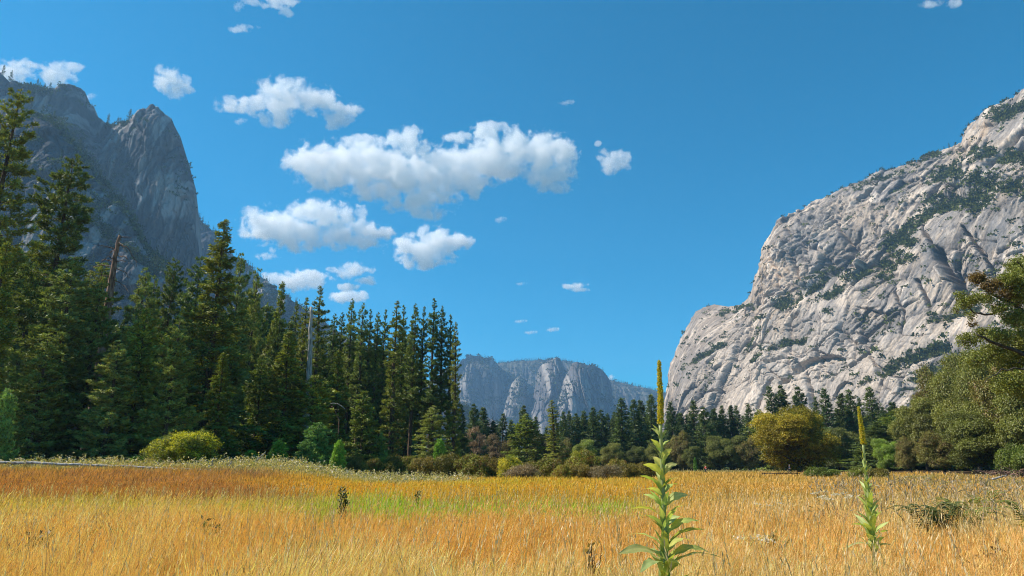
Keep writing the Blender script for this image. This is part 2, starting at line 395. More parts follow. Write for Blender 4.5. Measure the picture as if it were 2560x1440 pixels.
# --- the great pale wall on the right
R_SIL = [(1648, 1075), (1655, 1040), (1660, 1000), (1668, 960), (1680, 905), (1700, 850), (1715, 820), (1740, 780), (1765, 765), (1780, 759), (1800, 762), (1820, 765), (1850, 760),
         (1870, 745), (1880, 722), (1888, 690), (1893, 680), (1905, 655), (1907, 620), (1912, 605), (1925, 585), (1942, 555), (1960, 545), (1990, 527), (2050, 500), (2130, 460), (2200, 435),
         (2280, 400), (2340, 380), (2380, 362), (2400, 350), (2412, 325), (2420, 313), (2440, 305), (2452, 285), (2470, 270), (2500, 262), (2530, 252), (2545, 240), (2560, 228), (2600, 200), (2700, 160), (2950, 120), (3300, 110)]
CRACKS = [([(2345, 630), (2362, 670), (2385, 712), (2400, 745)], 15, 46), ([(2300, 560), (2335, 620), (2352, 650)], 5, 18), ([(2410, 570), (2450, 630), (2480, 690), (2510, 740)], 6, 20),
          ([(2135, 805), (2145, 845), (2140, 862)], 6, 20), ([(2150, 850), (2180, 900), (2205, 925)], 4, 10), ([(1890, 1020), (1905, 980), (1925, 945)], 4, 12), ([(1985, 905), (1965, 940), (1945, 955)], 7, 16),
          ([(1998, 925), (2008, 960), (2012, 1010)], 7, 16), ([(1770, 1040), (1790, 1000), (1800, 975)], 4, 12), ([(1690, 1060), (1705, 1020)], 4, 10), ([(2325, 330), (2340, 300)], 5, 14),
          ([(2210, 600), (2170, 660)], 4, 12), ([(1960, 810), (1985, 780)], 5, 14), ([(2330, 470), (2352, 440), (2390, 420)], 8, 24), ([(2480, 420), (2520, 370), (2560, 330)], 10, 30), ([(2550, 380), (2600, 320)], 8, 25),
          ([(1850, 820), (1862, 790)], 4, 12), ([(2028, 585), (2020, 620), (2026, 640)], 4, 14), ([(2095, 560), (2105, 600), (2098, 650)], 5, 16), ([(1935, 640), (1948, 690), (1945, 720)], 5, 16), ([(2000, 600), (1985, 640), (1990, 690)], 5, 14),
          ([(2060, 640), (2050, 680)], 4, 10), ([(1962, 560), (1975, 600)], 6, 16), ([(1720, 870), (1735, 840)], 4, 12), ([(2230, 720), (2250, 780), (2245, 830)], 5, 14), ([(2290, 700), (2310, 760)], 5, 16)]
ARCHES = [([(1985, 912), (2000, 898), (2030, 885), (2060, 880), (2088, 884), (2100, 896)], 26, 22), ([(2068, 985), (2085, 965), (2105, 950), (2120, 955)], 14, 10), ([(2032, 905), (2058, 897)], 9, 10)]
LEDGES = [([(1945, 762), (1985, 738), (2030, 705), (2062, 672)], 17, 1.0), ([(2062, 735), (2110, 695), (2160, 665), (2215, 632)], 14, 1.0), ([(2205, 605), (2260, 570), (2320, 525), (2400, 505), (2480, 500)], 24, 1.0),
          ([(2310, 500), (2380, 490), (2440, 520)], 20, 1.0), ([(2240, 590), (2290, 610)], 16, 0.7), ([(2120, 478), (2200, 452), (2300, 405), (2370, 375)], 8, 0.55), ([(2330, 440), (2400, 400), (2470, 385), (2560, 400), (2680, 430)], 22, 0.8),
          ([(2400, 445), (2470, 455), (2560, 480)], 22, 0.7), ([(1735, 908), (1775, 885), (1815, 868)], 8, 0.8), ([(1918, 872), (1955, 852), (1990, 848)], 6, 1.0), ([(1878, 903), (1903, 886)], 5, 1.0),
          ([(2215, 930), (2270, 900), (2320, 880), (2355, 868)], 15, 0.9), ([(2320, 790), (2370, 780), (2440, 765)], 11, 1.0), ([(2490, 300), (2560, 272), (2640, 240)], 14, 0.8), ([(2150, 960), (2200, 935)], 10, 0.5),
          ([(2290, 950), (2340, 915)], 14, 0.6), ([(1900, 820), (1860, 880)], 4, 0.5), ([(1800, 780), (1850, 765), (1885, 770)], 7, 0.6), ([(2170, 690), (2230, 650), (2290, 640)], 18, 0.35), ([(2130, 790), (2150, 800)], 10, 0.5), ([(1890, 800), (1905, 790)], 6, 0.6)]
def r_Y(px, py, v):
    r, dz = unit(px, py)
    Y = 1066.0 / (0.85 * r + 0.45 - 0.45 * np.clip(dz, 0, 0.8))
    return Y * (1 + 0.16 * v ** 5)
def r_D(P, PX, PY, V):
    a = 0.45 * P[..., 0] - 0.85 * P[..., 1]; b = P[..., 2]
    up = sstep(820, 640, PY)
    wx = 30 * fbm(a / 120, b / 120, 0, 5, 3); wz = 30 * fbm(a / 120, b / 120, 9, 6, 3)
    a2, b2 = a + wx, b + wz
    s = a2 * 0.3 + b2 * 0.954; t = -a2 * 0.954 + b2 * 0.3
    D = 30 * fbm(a / 300, b / 260, 0, 1, 3) + 9 * fbm(a / 90, b / 100, 4, 2, 2)
    m1 = sstep(-0.25, 0.35, fbm(a / 120, b / 120, 3, 15, 2)); ma = sstep(-0.1, 0.4, fbm(a / 130, b / 130, 2, 19, 3))
    slab = np.exp(-(((PX - 2010) / 190) ** 2 + ((PY - 955) / 85) ** 2)) + np.exp(-(((PX - 2080) / 60) ** 2 + ((PY - 780) / 50) ** 2)); slab = np.clip(slab, 0, 1) * sstep(-0.3, 0.1, fbm(a / 60, b / 60, 8, 16, 2))
    for (sx, sy, amp, wx_, gr, gw) in ((95, 150, 20, 0, 10, .05), (36, 64, 13, 1, 7, .06), (15, 29, 7.0, 1, 4, .08), (8.5, 15, 4.0, 0, 1.5, .1), (4.6, 7.5, 2.0, 0, 0, .1)):
        h, gap = facets((t if wx_ else a2) / sx, (s if wx_ else b2) / sy, int(sx * 10))
        k = (0.45 + 0.55 * up) * (0.18 + 1.25 * (m1 if sx > 20 else ma)) * (1 - 0.45 * slab)
        D += k * amp * h - gr * m1 * np.exp(-(gap / gw) ** 2)
    D += (1 - 0.4 * up) * 3.5 * fbm(t / 20, s / 240, 0, 7, 3)
    D += 1.0 * fbm(a / 5, b / 6, 0, 14, 3)
    jx = 5 * fbm(PX / 14, PY / 14, 0, 31, 3); jy = 5 * fbm(PX / 14, PY / 14, 4, 32, 3)
    for pts, w, dep in CRACKS:
        d, sd_ = dist_poly(PX + jx, PY + jy, pts); D -= 1.6 * dep * np.exp(-(d / (0.62 * w)) ** 2)
    for pts, w, dep in ARCHES:
        d, sd_ = dist_poly(PX + jx * 0.4, PY + jy * 0.4, pts); D -= dep * np.clip(1 - d / w, 0, 1) * sstep(-1, 1, sd_ * d)
    for pts, w, k in LEDGES:
        d, sd_ = dist_poly(PX + jx, PY + jy, pts)
        D -= 10 * k * np.exp(-(d / w) ** 2)
    edge = sstep(0.93, 1.0, V)
    D = D * (1 - 0.55 * edge) + edge * 5 * fbm(a / 13, b / 13, 0, 18, 3)
    return D
def r_C(P, PX, PY, V, N, D):
    a = 0.45 * P[..., 0] - 0.85 * P[..., 1]; b = P[..., 2]
    s = a * 0.4 + b * 0.92; t = -a * 0.92 + b * 0.4
    C = np.broadcast_to(np.array([0.48, 0.395, 0.315]), P.shape).copy()
    n1 = fbm(a / 110, b / 90, 0, 51, 4); n2 = fbm(t / 9, s / 120, 0, 52, 4); n3 = fbm(a / 14, b / 22, 0, 53, 4)
    C = lerp(C, [0.20, 0.185, 0.175], sstep(-0.1, 0.4, n1 + 0.3 * n3) * 0.75)
    C = lerp(C, [0.20, 0.195, 0.19], sstep(0.1, 0.55, n2 + 0.3 * n1) * 0.5)
    C = lerp(C, [0.57, 0.49, 0.41], sstep(0.15, 0.5, -n2 + 0.3 * n3) * 0.6)
    d1, gap, rid = cell(a / 62 + 0.5 * n1, b / 88, 0.5, 11); crk = sstep(0.35, 0.7, fbm(t / 10, s / 60, 1, 57, 4, ridged=True))
    C = lerp(C, [0.10, 0.10, 0.105], crk * 0.7)
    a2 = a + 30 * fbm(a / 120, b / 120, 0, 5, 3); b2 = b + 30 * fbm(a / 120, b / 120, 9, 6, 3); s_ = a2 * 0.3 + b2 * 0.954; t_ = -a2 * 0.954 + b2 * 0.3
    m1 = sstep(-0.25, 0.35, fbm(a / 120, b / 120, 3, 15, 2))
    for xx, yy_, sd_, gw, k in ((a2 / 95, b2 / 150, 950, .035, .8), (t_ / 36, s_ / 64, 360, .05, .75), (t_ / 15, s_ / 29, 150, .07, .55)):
        h_, gp_ = facets(xx, yy_, sd_); C = lerp(C, [0.07, 0.07, 0.075], sstep(gw * 1.6, gw * 0.3, gp_) * k * (0.25 + 0.75 * m1) * sstep(-0.2, 0.2, n3 + 0.1))  # dark joints along facet gaps, with crack shadow put into the rock colour
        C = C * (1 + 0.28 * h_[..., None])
    st = sstep(0.15, 0.6, fbm(a / 7, b / 260, 0, 58, 4) + 0.5 * fbm(a / 60, b / 60, 3, 59, 2)); C = lerp(C, [0.19, 0.185, 0.185], st * 0.55)
    warm = np.exp(-(((PX - 1925) / 60) ** 2 + ((PY - 700) / 120) ** 2)) + np.exp(-(((PX - 1800) / 120) ** 2 + ((PY - 790) / 60) ** 2)) * 0.6 + np.exp(-(((PX - 2440) / 60) ** 2 + ((PY - 320) / 45) ** 2)) + 0.7 * np.exp(-(((PX - 1960) / 90) ** 2 + ((PY - 960) / 60) ** 2))
    C = lerp(C, [0.50, 0.37, 0.25], warm * sstep(-0.2, 0.5, n2 + n3) * 0.8)
    C = lerp(C, [0.19, 0.155, 0.13], np.exp(-(((PX - 1770 + 0.45 * (PY - 800)) / 55) ** 2 + ((PY - 860) / 110) ** 2)) * 0.85 * sstep(-0.5, 0.2, n3))
    C = lerp(C, [0.56, 0.49, 0.42], np.exp(-(((PX - 1990) / 230) ** 2 + ((PY - 930) / 110) ** 2)) * 0.5)
    veg = np.zeros(PX.shape)
    jx = 9 * fbm(PX / 18, PY / 18, 0, 61, 3); jy = 9 * fbm(PX / 18, PY / 18, 4, 62, 3)
    for pts, w, k in LEDGES:
        d, _ = dist_poly(PX + jx, PY + jy, pts)
        veg = np.maximum(veg, k * sstep(1.25, 0.3, d / w + 1.3 * np.clip(n3 + 0.1, 0, 1)))
    veg = veg * (0.25 + 0.75 * sstep(-0.25, 0.1, fbm(a / 22, b / 22, 5, 66, 3)))
    flat = sstep(0.15, 0.5, N[..., 2] * np.sign(N[..., 2].mean() + 1e-9))
    patch = sstep(0.2, 0.6, fbm(a / 70, b / 60, 0, 63, 4)) * (0.15 + 0.85 * sstep(720, 480, PY) * sstep(2050, 2250, PX))
    veg = veg + 0.05 * flat * sstep(0.0, 0.4, n3) * (PY < 1000) + 0.20 * patch * sstep(-0.2, 0.3, n3)
    C = lerp(C, [0.10, 0.095, 0.06], np.clip(veg, 0, 1) * 0.5)
    return C, veg
rng = np.random.default_rng(5)
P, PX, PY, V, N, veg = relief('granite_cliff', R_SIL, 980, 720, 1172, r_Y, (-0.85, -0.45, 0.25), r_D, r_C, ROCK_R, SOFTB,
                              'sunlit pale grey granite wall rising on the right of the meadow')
c = scatter(P, veg, 5200, rng); bushes(c, rng.uniform(3.5, 11, len(c)) , rng, (0.095, 0.11, 0.035))
hi = veg * (veg > 0.5) * (PX > 2100)
c = scatter(P, hi + 1e-9, 650, rng); spires(c, rng.uniform(10, 20, len(c)), rng, (0.04, 0.06, 0.03))
RIDGE_R = P[-1].copy(); RIDGE_R_PX = PX[-1].copy()
rr = sstep(1960, 2100, PX[-1]) * (0.25 + np.clip(fbm(PX[-1] / 30, 0, 0, 71, 3), 0, 1))
idx = rng.choice(len(rr), size=150, p=rr / rr.sum()); bushes(P[-1][idx] - [0, 0, 1], rng.uniform(4, 9, 150), rng, (0.05, 0.07, 0.03))
spires(P[-3][idx[:70]], rng.uniform(7, 15, 70), rng, (0.04, 0.06, 0.03))

# --- the left valley wall: spur in front, tall prow behind, slope running down behind the forest
def l_disp(amp, seed, vert=1.0):
    def f(P, PX, PY, V):
        a = 0.95 * P[..., 0] + 0.25 * P[..., 1]; b = P[..., 2]
        a2 = a + 18 * fbm(a / 90, b / 90, 0, seed, 3)
        D = amp * (2.2 * fbm(a / 230, b / 260, 0, seed + 1, 3) + 0.35 * fbm(a2 / 32, b / (300 * vert + 40), 0, seed + 2, 4, ridged=True))
        for sx, sy, k, gk in ((85, 330, 1.1, .5), (34, 150, .8, .4), (14, 60, .45, .2), (7, 18, .22, 0)):
            h, gap = facets(a2 / sx, b / (sy * (0.35 + 0.65 * vert)), seed + sx); D += amp * (k * h - gk * np.exp(-(gap / 0.06) ** 2))
        D += amp * 0.15 * fbm(a2 / 14, b / 30, 0, seed + 4, 4, 0.6)
        e = sstep(0.95, 1, V)
        return D * (1 - 0.6 * e) + e * 5 * fbm(a / 12, b / 12, 0, seed + 7, 3)
    return f
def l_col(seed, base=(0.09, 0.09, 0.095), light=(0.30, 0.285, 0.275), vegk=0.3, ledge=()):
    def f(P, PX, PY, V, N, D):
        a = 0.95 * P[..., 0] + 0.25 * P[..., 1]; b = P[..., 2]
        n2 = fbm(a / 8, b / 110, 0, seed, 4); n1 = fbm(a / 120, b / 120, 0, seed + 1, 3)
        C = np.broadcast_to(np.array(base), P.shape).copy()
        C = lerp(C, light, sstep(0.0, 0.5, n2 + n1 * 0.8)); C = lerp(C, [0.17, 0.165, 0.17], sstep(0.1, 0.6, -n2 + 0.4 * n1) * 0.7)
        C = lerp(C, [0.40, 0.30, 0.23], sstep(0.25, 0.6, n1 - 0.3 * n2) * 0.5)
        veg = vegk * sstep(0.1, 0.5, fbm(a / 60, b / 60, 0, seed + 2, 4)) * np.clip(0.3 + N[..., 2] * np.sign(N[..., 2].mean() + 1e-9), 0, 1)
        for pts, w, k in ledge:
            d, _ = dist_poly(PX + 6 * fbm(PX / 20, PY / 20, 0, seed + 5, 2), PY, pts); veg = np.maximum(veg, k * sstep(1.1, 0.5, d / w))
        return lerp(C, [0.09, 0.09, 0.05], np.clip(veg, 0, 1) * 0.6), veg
    return f
S2 = [(-500, 150), (-200, 160), (-60, 165), (0, 180), (20, 200), (45, 202), (60, 207), (90, 208), (112, 216), (130, 210), (150, 206), (182, 208), (200, 216), (211, 226), (213, 245), (222, 255), (234, 264), (238, 285), (262, 303), (290, 316), (320, 310), (335, 295),
      (350, 283), (372, 275), (383, 268), (398, 274), (412, 287), (430, 300), (438, 320), (452, 345), (462, 378), (472, 410), (480, 440), (486, 460), (489, 500), (491, 540), (491, 620), (494, 700), (500, 830), (506, 1000)]
def s2_Y(px, py, v):
    r, dz = unit(px, py)
    return 1350 / (1 - 0.5 * (r + 0.55) - 0.05 * dz) * (1 + 0.12 * v ** 6) * (1 + 0.10 * np.exp(-((px - 250) / 60.0) ** 2) * sstep(600, 250, py))
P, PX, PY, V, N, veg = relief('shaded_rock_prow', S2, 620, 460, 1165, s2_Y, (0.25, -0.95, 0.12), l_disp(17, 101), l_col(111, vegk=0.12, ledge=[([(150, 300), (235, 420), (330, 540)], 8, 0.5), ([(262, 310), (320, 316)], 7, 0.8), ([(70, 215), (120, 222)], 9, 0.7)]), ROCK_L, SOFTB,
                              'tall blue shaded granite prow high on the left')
c = scatter(P, veg, 1500, rng); bushes(c, rng.uniform(5, 10, len(c)), rng, (0.06, 0.085, 0.035))
PROW_TOP, PROW_PX = P[-1].copy(), PX[-1].copy()
S1 = [(-500, 240), (-200, 250), (-40, 262), (60, 272), (110, 288), (135, 300), (160, 325), (178, 345), (202, 372), (222, 398), (232, 430), (255, 448), (282, 482), (305, 512), (335, 545), (350, 575), (358, 605), (380, 630), (412, 655), (440, 700), (475, 780), (520, 900), (560, 1100)]
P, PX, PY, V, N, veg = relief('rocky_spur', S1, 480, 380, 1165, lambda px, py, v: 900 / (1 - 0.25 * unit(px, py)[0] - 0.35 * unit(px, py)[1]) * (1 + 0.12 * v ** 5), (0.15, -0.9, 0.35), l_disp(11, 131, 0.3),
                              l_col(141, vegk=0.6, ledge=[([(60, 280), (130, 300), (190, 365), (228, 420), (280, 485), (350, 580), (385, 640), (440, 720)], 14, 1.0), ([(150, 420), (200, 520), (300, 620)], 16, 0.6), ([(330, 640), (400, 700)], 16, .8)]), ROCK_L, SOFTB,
                              'rocky spur with scattered trees in front of the shaded prow')
c = scatter(P, veg, 2600, rng); bushes(c, rng.uniform(3, 7, len(c)), rng, (0.075, 0.10, 0.04))
c = scatter(P, veg, 420, rng); spires(c, rng.uniform(8, 18, len(c)), rng, (0.06, 0.085, 0.04))
SPUR_TOP, SPUR_PX = P[-1].copy(), PX[-1].copy()
S3 = [(440, 560), (480, 541), (492, 543), (510, 560), (530, 577), (545, 600), (565, 630), (620, 662), (650, 690), (690, 722), (740, 757), (800, 795), (880, 850), (960, 905), (1060, 960), (1150, 1010), (1250, 1060)]
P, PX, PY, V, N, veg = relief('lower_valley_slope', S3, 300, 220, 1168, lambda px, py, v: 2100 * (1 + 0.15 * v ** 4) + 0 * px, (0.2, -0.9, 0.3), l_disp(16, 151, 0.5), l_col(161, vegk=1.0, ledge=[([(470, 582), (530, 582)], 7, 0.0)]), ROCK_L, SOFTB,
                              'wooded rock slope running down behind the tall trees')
c = scatter(P, veg + 0.05, 2500, rng); bushes(c, rng.uniform(7, 14, len(c)), rng, (0.05, 0.075, 0.035))
c = P[-1][rng.integers(0, P.shape[1], 260)]; spires(c - [0, 0, 2], rng.uniform(12, 28, len(c)), rng, (0.04, 0.06, 0.03))
c = scatter(P, 0.3 + veg, 1500, rng); spires(c - [0, 0, 1], rng.uniform(14, 28, len(c)), rng, (0.04, 0.06, 0.03), n=16)

# --- the far rocks in the middle
def far_disp(amp, seed):
    def f(P, PX, PY, V):
        a = P[..., 0]; b = P[..., 2]
        a2 = a + 60 * fbm(a / 260, b / 260, 0, seed, 3)
        D = amp * (1.3 * fbm(a / 420, b / 900, 0, seed + 1, 3) + 0.5 * fbm(a2 / 120, b / 700, 0, seed + 2, 4, ridged=True))
        for sx, sy, k in ((150, 700, 1.3), (60, 240, .8), (26, 70, .4)):
            h, gap = facets(a2 / sx, b / sy, seed + sx); D += amp * (k * h - 0.5 * k * np.exp(-(gap / 0.07) ** 2))
        return D * (1 - 0.8 * sstep(0.85, 1, V))
    return f
def far_col(seed, vegk, light=(0.32, 0.285, 0.255)):
    def f(P, PX, PY, V, N, D):
        a = P[..., 0]; b = P[..., 2]
        n2 = fbm(a / 30, b / 260, 0, seed, 4); n1 = fbm(a / 240, b / 200, 0, seed + 1, 4)
        C = np.broadcast_to(np.array([0.13, 0.12, 0.12]), P.shape).copy()
        C = lerp(C, light, sstep(-0.05, 0.45, n2 + n1 * 0.8)); C = lerp(C, [0.14, 0.14, 0.15], sstep(0.1, 0.6, -n2 + 0.4 * n1) * 0.7)
        nz = N[..., 2] * np.sign(N[..., 2].mean() + 1e-9)
        veg = vegk * np.clip(sstep(0.0, 0.45, n1 * 0.8 + 0.4 * fbm(a / 90, b / 90, 0, seed + 3, 3)) + sstep(0.4, 0.8, nz), 0, 1) + 0.9 * sstep(0.35, 0.05, V) * vegk
        return lerp(C, [0.07, 0.08, 0.045], np.clip(veg, 0, 1) * 0.7), veg
    return f
FVEG = Geo()
def far_block(name, sil, Y0, k, pc, w, seed, vegk, nc, nr, amp, label, nb, ns, dirx=0.0):
    Yf = lambda px, py, v: Y0 * (1 + k * ((px - pc) / w) ** 2 + 0.07 * v ** 4 + dirx * (px - pc) / w + 0.05 * v)
    P, PX, PY, V, N, veg = relief(name, sil, nc, nr, 1168, Yf, (-0.2, -0.95, 0.2), far_disp(amp, seed), far_col(seed + 50, vegk), ROCK_F, [(100, 20), (500, 200), (1200, 99999)], label)
    if nb: c = scatter(P, veg + 0.01, nb, rng); bushes(c, rng.uniform(14, 26, nb), rng, (0.05, 0.07, 0.035), FVEG, 9)
    if ns: c = P[-1][rng.integers(0, P.shape[1], ns)]; spires(c - [0, 0, 4], rng.uniform(16, 34, ns), rng, (0.035, 0.055, 0.03), FVEG, 16)
    return P
far_block('far_wooded_ridge', [(1060, 960), (1150, 915), (1230, 908), (1269, 906), (1306, 902), (1376, 898), (1400, 900), (1460, 915), (1526, 950), (1545, 955), (1585, 964), (1625, 973), (1660, 984), (1720, 1000), (1850, 1040)], 5600, 0.0, 1400, 200, 201, 1.0, 420, 130, 45,
          'hazy wooded ridge behind the far rock towers', 2600, 1100)
far_block('far_cliff_buttress', [(1000, 1000), (1100, 935), (1140, 912), (1155, 902), (1174, 890), (1200, 890), (1212, 897), (1228, 896), (1238, 906), (1255, 922), (1275, 935), (1300, 945), (1330, 965), (1360, 1000), (1400, 1100)], 4700, 0.05, 1190, 110, 221, 0.75, 330, 230, 55,
          'blue streaked cliff buttress beside the right edge of the tall grove', 1500, 160)
far_block('small_rock_tower', [(1245, 1080), (1262, 1010), (1278, 960), (1292, 945), (1300, 940), (1308, 950), (1320, 990), (1335, 1060), (1340, 1110)], 4450, 0.05, 1295, 50, 241, 0.7, 110, 150, 40,
          'low pointed rock tower between the far cliffs', 500, 30, 0.02)
far_block('pale_rock_spire', [(1318, 1080), (1330, 1000), (1338, 955), (1344, 925), (1352, 912), (1366, 904), (1380, 896), (1388, 894), (1398, 894.5), (1405, 904), (1412, 925), (1420, 960), (1430, 1040), (1436, 1110)], 4250, 0.06, 1385, 55, 261, 0.25, 220, 240, 42,
          'pale leaning rock spire left of the rounded far dome', 350, 30, 0.02)
far_block('rounded_rock_dome', [(1360, 1110), (1380, 1050), (1398, 990), (1410, 950), (1422, 925), (1432, 907), (1441, 904), (1458, 910), (1472, 914), (1487, 914), (1505, 924), (1517, 937), (1526, 955), (1532, 985), (1540, 1040), (1548, 1110)], 4050, 0.07, 1455, 80, 281, 0.4, 300, 250, 48,
          'rounded grey rock dome in the distance left of the tall flower stalk', 700, 60, 0.03)
CLIFFVEG = leaf_mat('cliff_foliage', 0.15, gloss=0.0, vary=0)
tag(link('cliff_shrubs', VEG.mesh('cliff_shrubs', CLIFFVEG)), 'dark green shrubs and small pines clinging to the rock ledges', 'shrubs', kind='stuff')
tag(link('distant_forest', FVEG.mesh('distant_forest', CLIFFVEG)), 'distant hazy forest covering the far ridges', 'forest', kind='stuff')

# ------------------------------------------------------------------ haze
def haze():
    m, n, out = new_mat('valley_haze')
    v = n.nodes.new('ShaderNodeVolumePrincipled')
    v.inputs['Color'].default_value = (0.36, 0.66, 1.0, 1); v.inputs['Density'].default_value = 0.000078; v.inputs['Anisotropy'].default_value = 0.25
    n.links.new(v.outputs[0], out.inputs['Volume'])
    x0, x1, y0, y1, z0, z1 = -6000, 6000, -300, 8500, -2, 1250
    Vv = [(x, y, z) for z in (z0, z1) for y in (y0, y1) for x in (x0, x1)]
    q = [(0, 2, 3, 1), (4, 5, 7, 6), (0, 1, 5, 4), (2, 6, 7, 3), (0, 4, 6, 2), (1, 3, 7, 5)]
    tag(link('haze', np_mesh('haze', Vv, q, mat=m)), kind='stuff')
haze()

# ------------------------------------------------------------------ clouds
def cloud_mat(ell, feat, rho=0.035, edge=0.0):
    """vapour: thick inside the puffs (centre, radii), torn by fractal noise towards their edges"""
    m, n, out = new_mat('cloud_vapour'); L = n.links.new
    def math_(op, a, b=None, c=None):
        q = n.nodes.new('ShaderNodeMath'); q.operation = op
        for i, v in enumerate((a, b, c)):
            if v is None: continue
            if isinstance(v, (int, float)): q.inputs[i].default_value = v
            else: L(v, q.inputs[i])
        return q.outputs[0]
    tc = n.nodes.new('ShaderNodeTexCoord'); f = None
    for c, r in ell:
        d = n.nodes.new('ShaderNodeVectorMath'); d.operation = 'SUBTRACT'; L(tc.outputs['Object'], d.inputs[0]); d.inputs[1].default_value = tuple(c)
        e = n.nodes.new('ShaderNodeVectorMath'); e.operation = 'MULTIPLY'; L(d.outputs[0], e.inputs[0]); e.inputs[1].default_value = tuple(1 / q for q in r)
        g = n.nodes.new('ShaderNodeVectorMath'); g.operation = 'DOT_PRODUCT'; L(e.outputs[0], g.inputs[0]); L(e.outputs[0], g.inputs[1])
        h = math_('SUBTRACT', 1.0, g.outputs['Value'])
        f = h if f is None else math_('SMOOTH_MAX', f, h, 0.35)
    no = n.nodes.new('ShaderNodeTexNoise'); no.inputs['Scale'].default_value = 1 / feat; no.inputs['Detail'].default_value = 5; no.inputs['Roughness'].default_value = 0.62
    no.inputs['Distortion'].default_value = 0.25; L(tc.outputs['Object'], no.inputs[0])
    t = math_('ADD', f, math_('MULTIPLY', math_('SUBTRACT', no.outputs[0], 0.5), 6.6))
    mr = n.nodes.new('ShaderNodeMapRange'); L(t, mr.inputs[0]); mr.inputs[1].default_value = 0.12 + edge; mr.inputs[2].default_value = 0.75 + edge; mr.inputs[3].default_value = 0.0; mr.inputs[4].default_value = rho
    v = n.nodes.new('ShaderNodeVolumePrincipled'); v.inputs['Color'].default_value = (1, 1, 1, 1); v.inputs['Anisotropy'].default_value = 0.0
    L(mr.outputs[0], v.inputs['Density']); L(v.outputs[0], out.inputs['Volume'])
    m.cycles.volume_step_rate = 0.14
    return m
def cloud(label, parts, alt=1900.0, seed=0):
    """soft cloud body inside a roomy hull: puffs given as (px, py, rx, ry)"""
    import bmesh
    rg = np.random.default_rng(900 + seed)
    pcx = np.average([p[0] for p in parts], weights=[p[2] for p in parts]); pcy = np.average([p[1] for p in parts], weights=[p[3] for p in parts])
    Y0 = (alt - CAM_H) / float(unit(pcx, pcy)[1]); mpp = Y0 / F; c0 = at(pcx, pcy, Y0)
    small = max(p[2] for p in parts) < 30
    bm = bmesh.new(); bmesh.ops.create_icosphere(bm, subdivisions=2, radius=1); me = bpy.data.meshes.new('t'); bm.to_mesh(me); bm.free()
    iv = np.zeros(len(me.vertices) * 3); me.vertices.foreach_get('co', iv); iv = iv.reshape(-1, 3); it = np.array([tuple(p.vertices) for p in me.polygons]); bpy.data.meshes.remove(me)
    g = Geo(); ell = []
    for (px, py, rx, ry) in parts:
        c = at(px, py, Y0 + rg.normal() * rx * 0.12 * mpp) - c0; r = np.array([rx * 1.12, max(ry * 1.0, rx * 0.5), ry * 1.15]) * mpp
        ell.append((c, r)); g.add(iv * r * 1.5 + c, None, it)
    me = g.mesh('tmpc'); o = bpy.data.objects.new('tmpc', me); COL.objects.link(o)
    md = o.modifiers.new('r', 'REMESH'); md.mode = 'VOXEL'; md.voxel_size = max(min(p[3] for p in parts) * 0.25, 2.5) * mpp
    m2 = bpy.data.meshes.new_from_object(o.evaluated_get(bpy.context.evaluated_depsgraph_get()))
    bpy.data.objects.remove(o); bpy.data.meshes.remove(me)
    m2.name = 'cloud'; m2.materials.clear()
    m2.materials.append(cloud_mat(ell, (11 if small else 34) * mpp, 0.017 if not small else 0.012, 0.1 if small else 0.0))
    ob = link('cloud', m2, loc=tuple(c0)); tag(ob, label, 'cloud', 'white fair-weather clouds')
    return ob
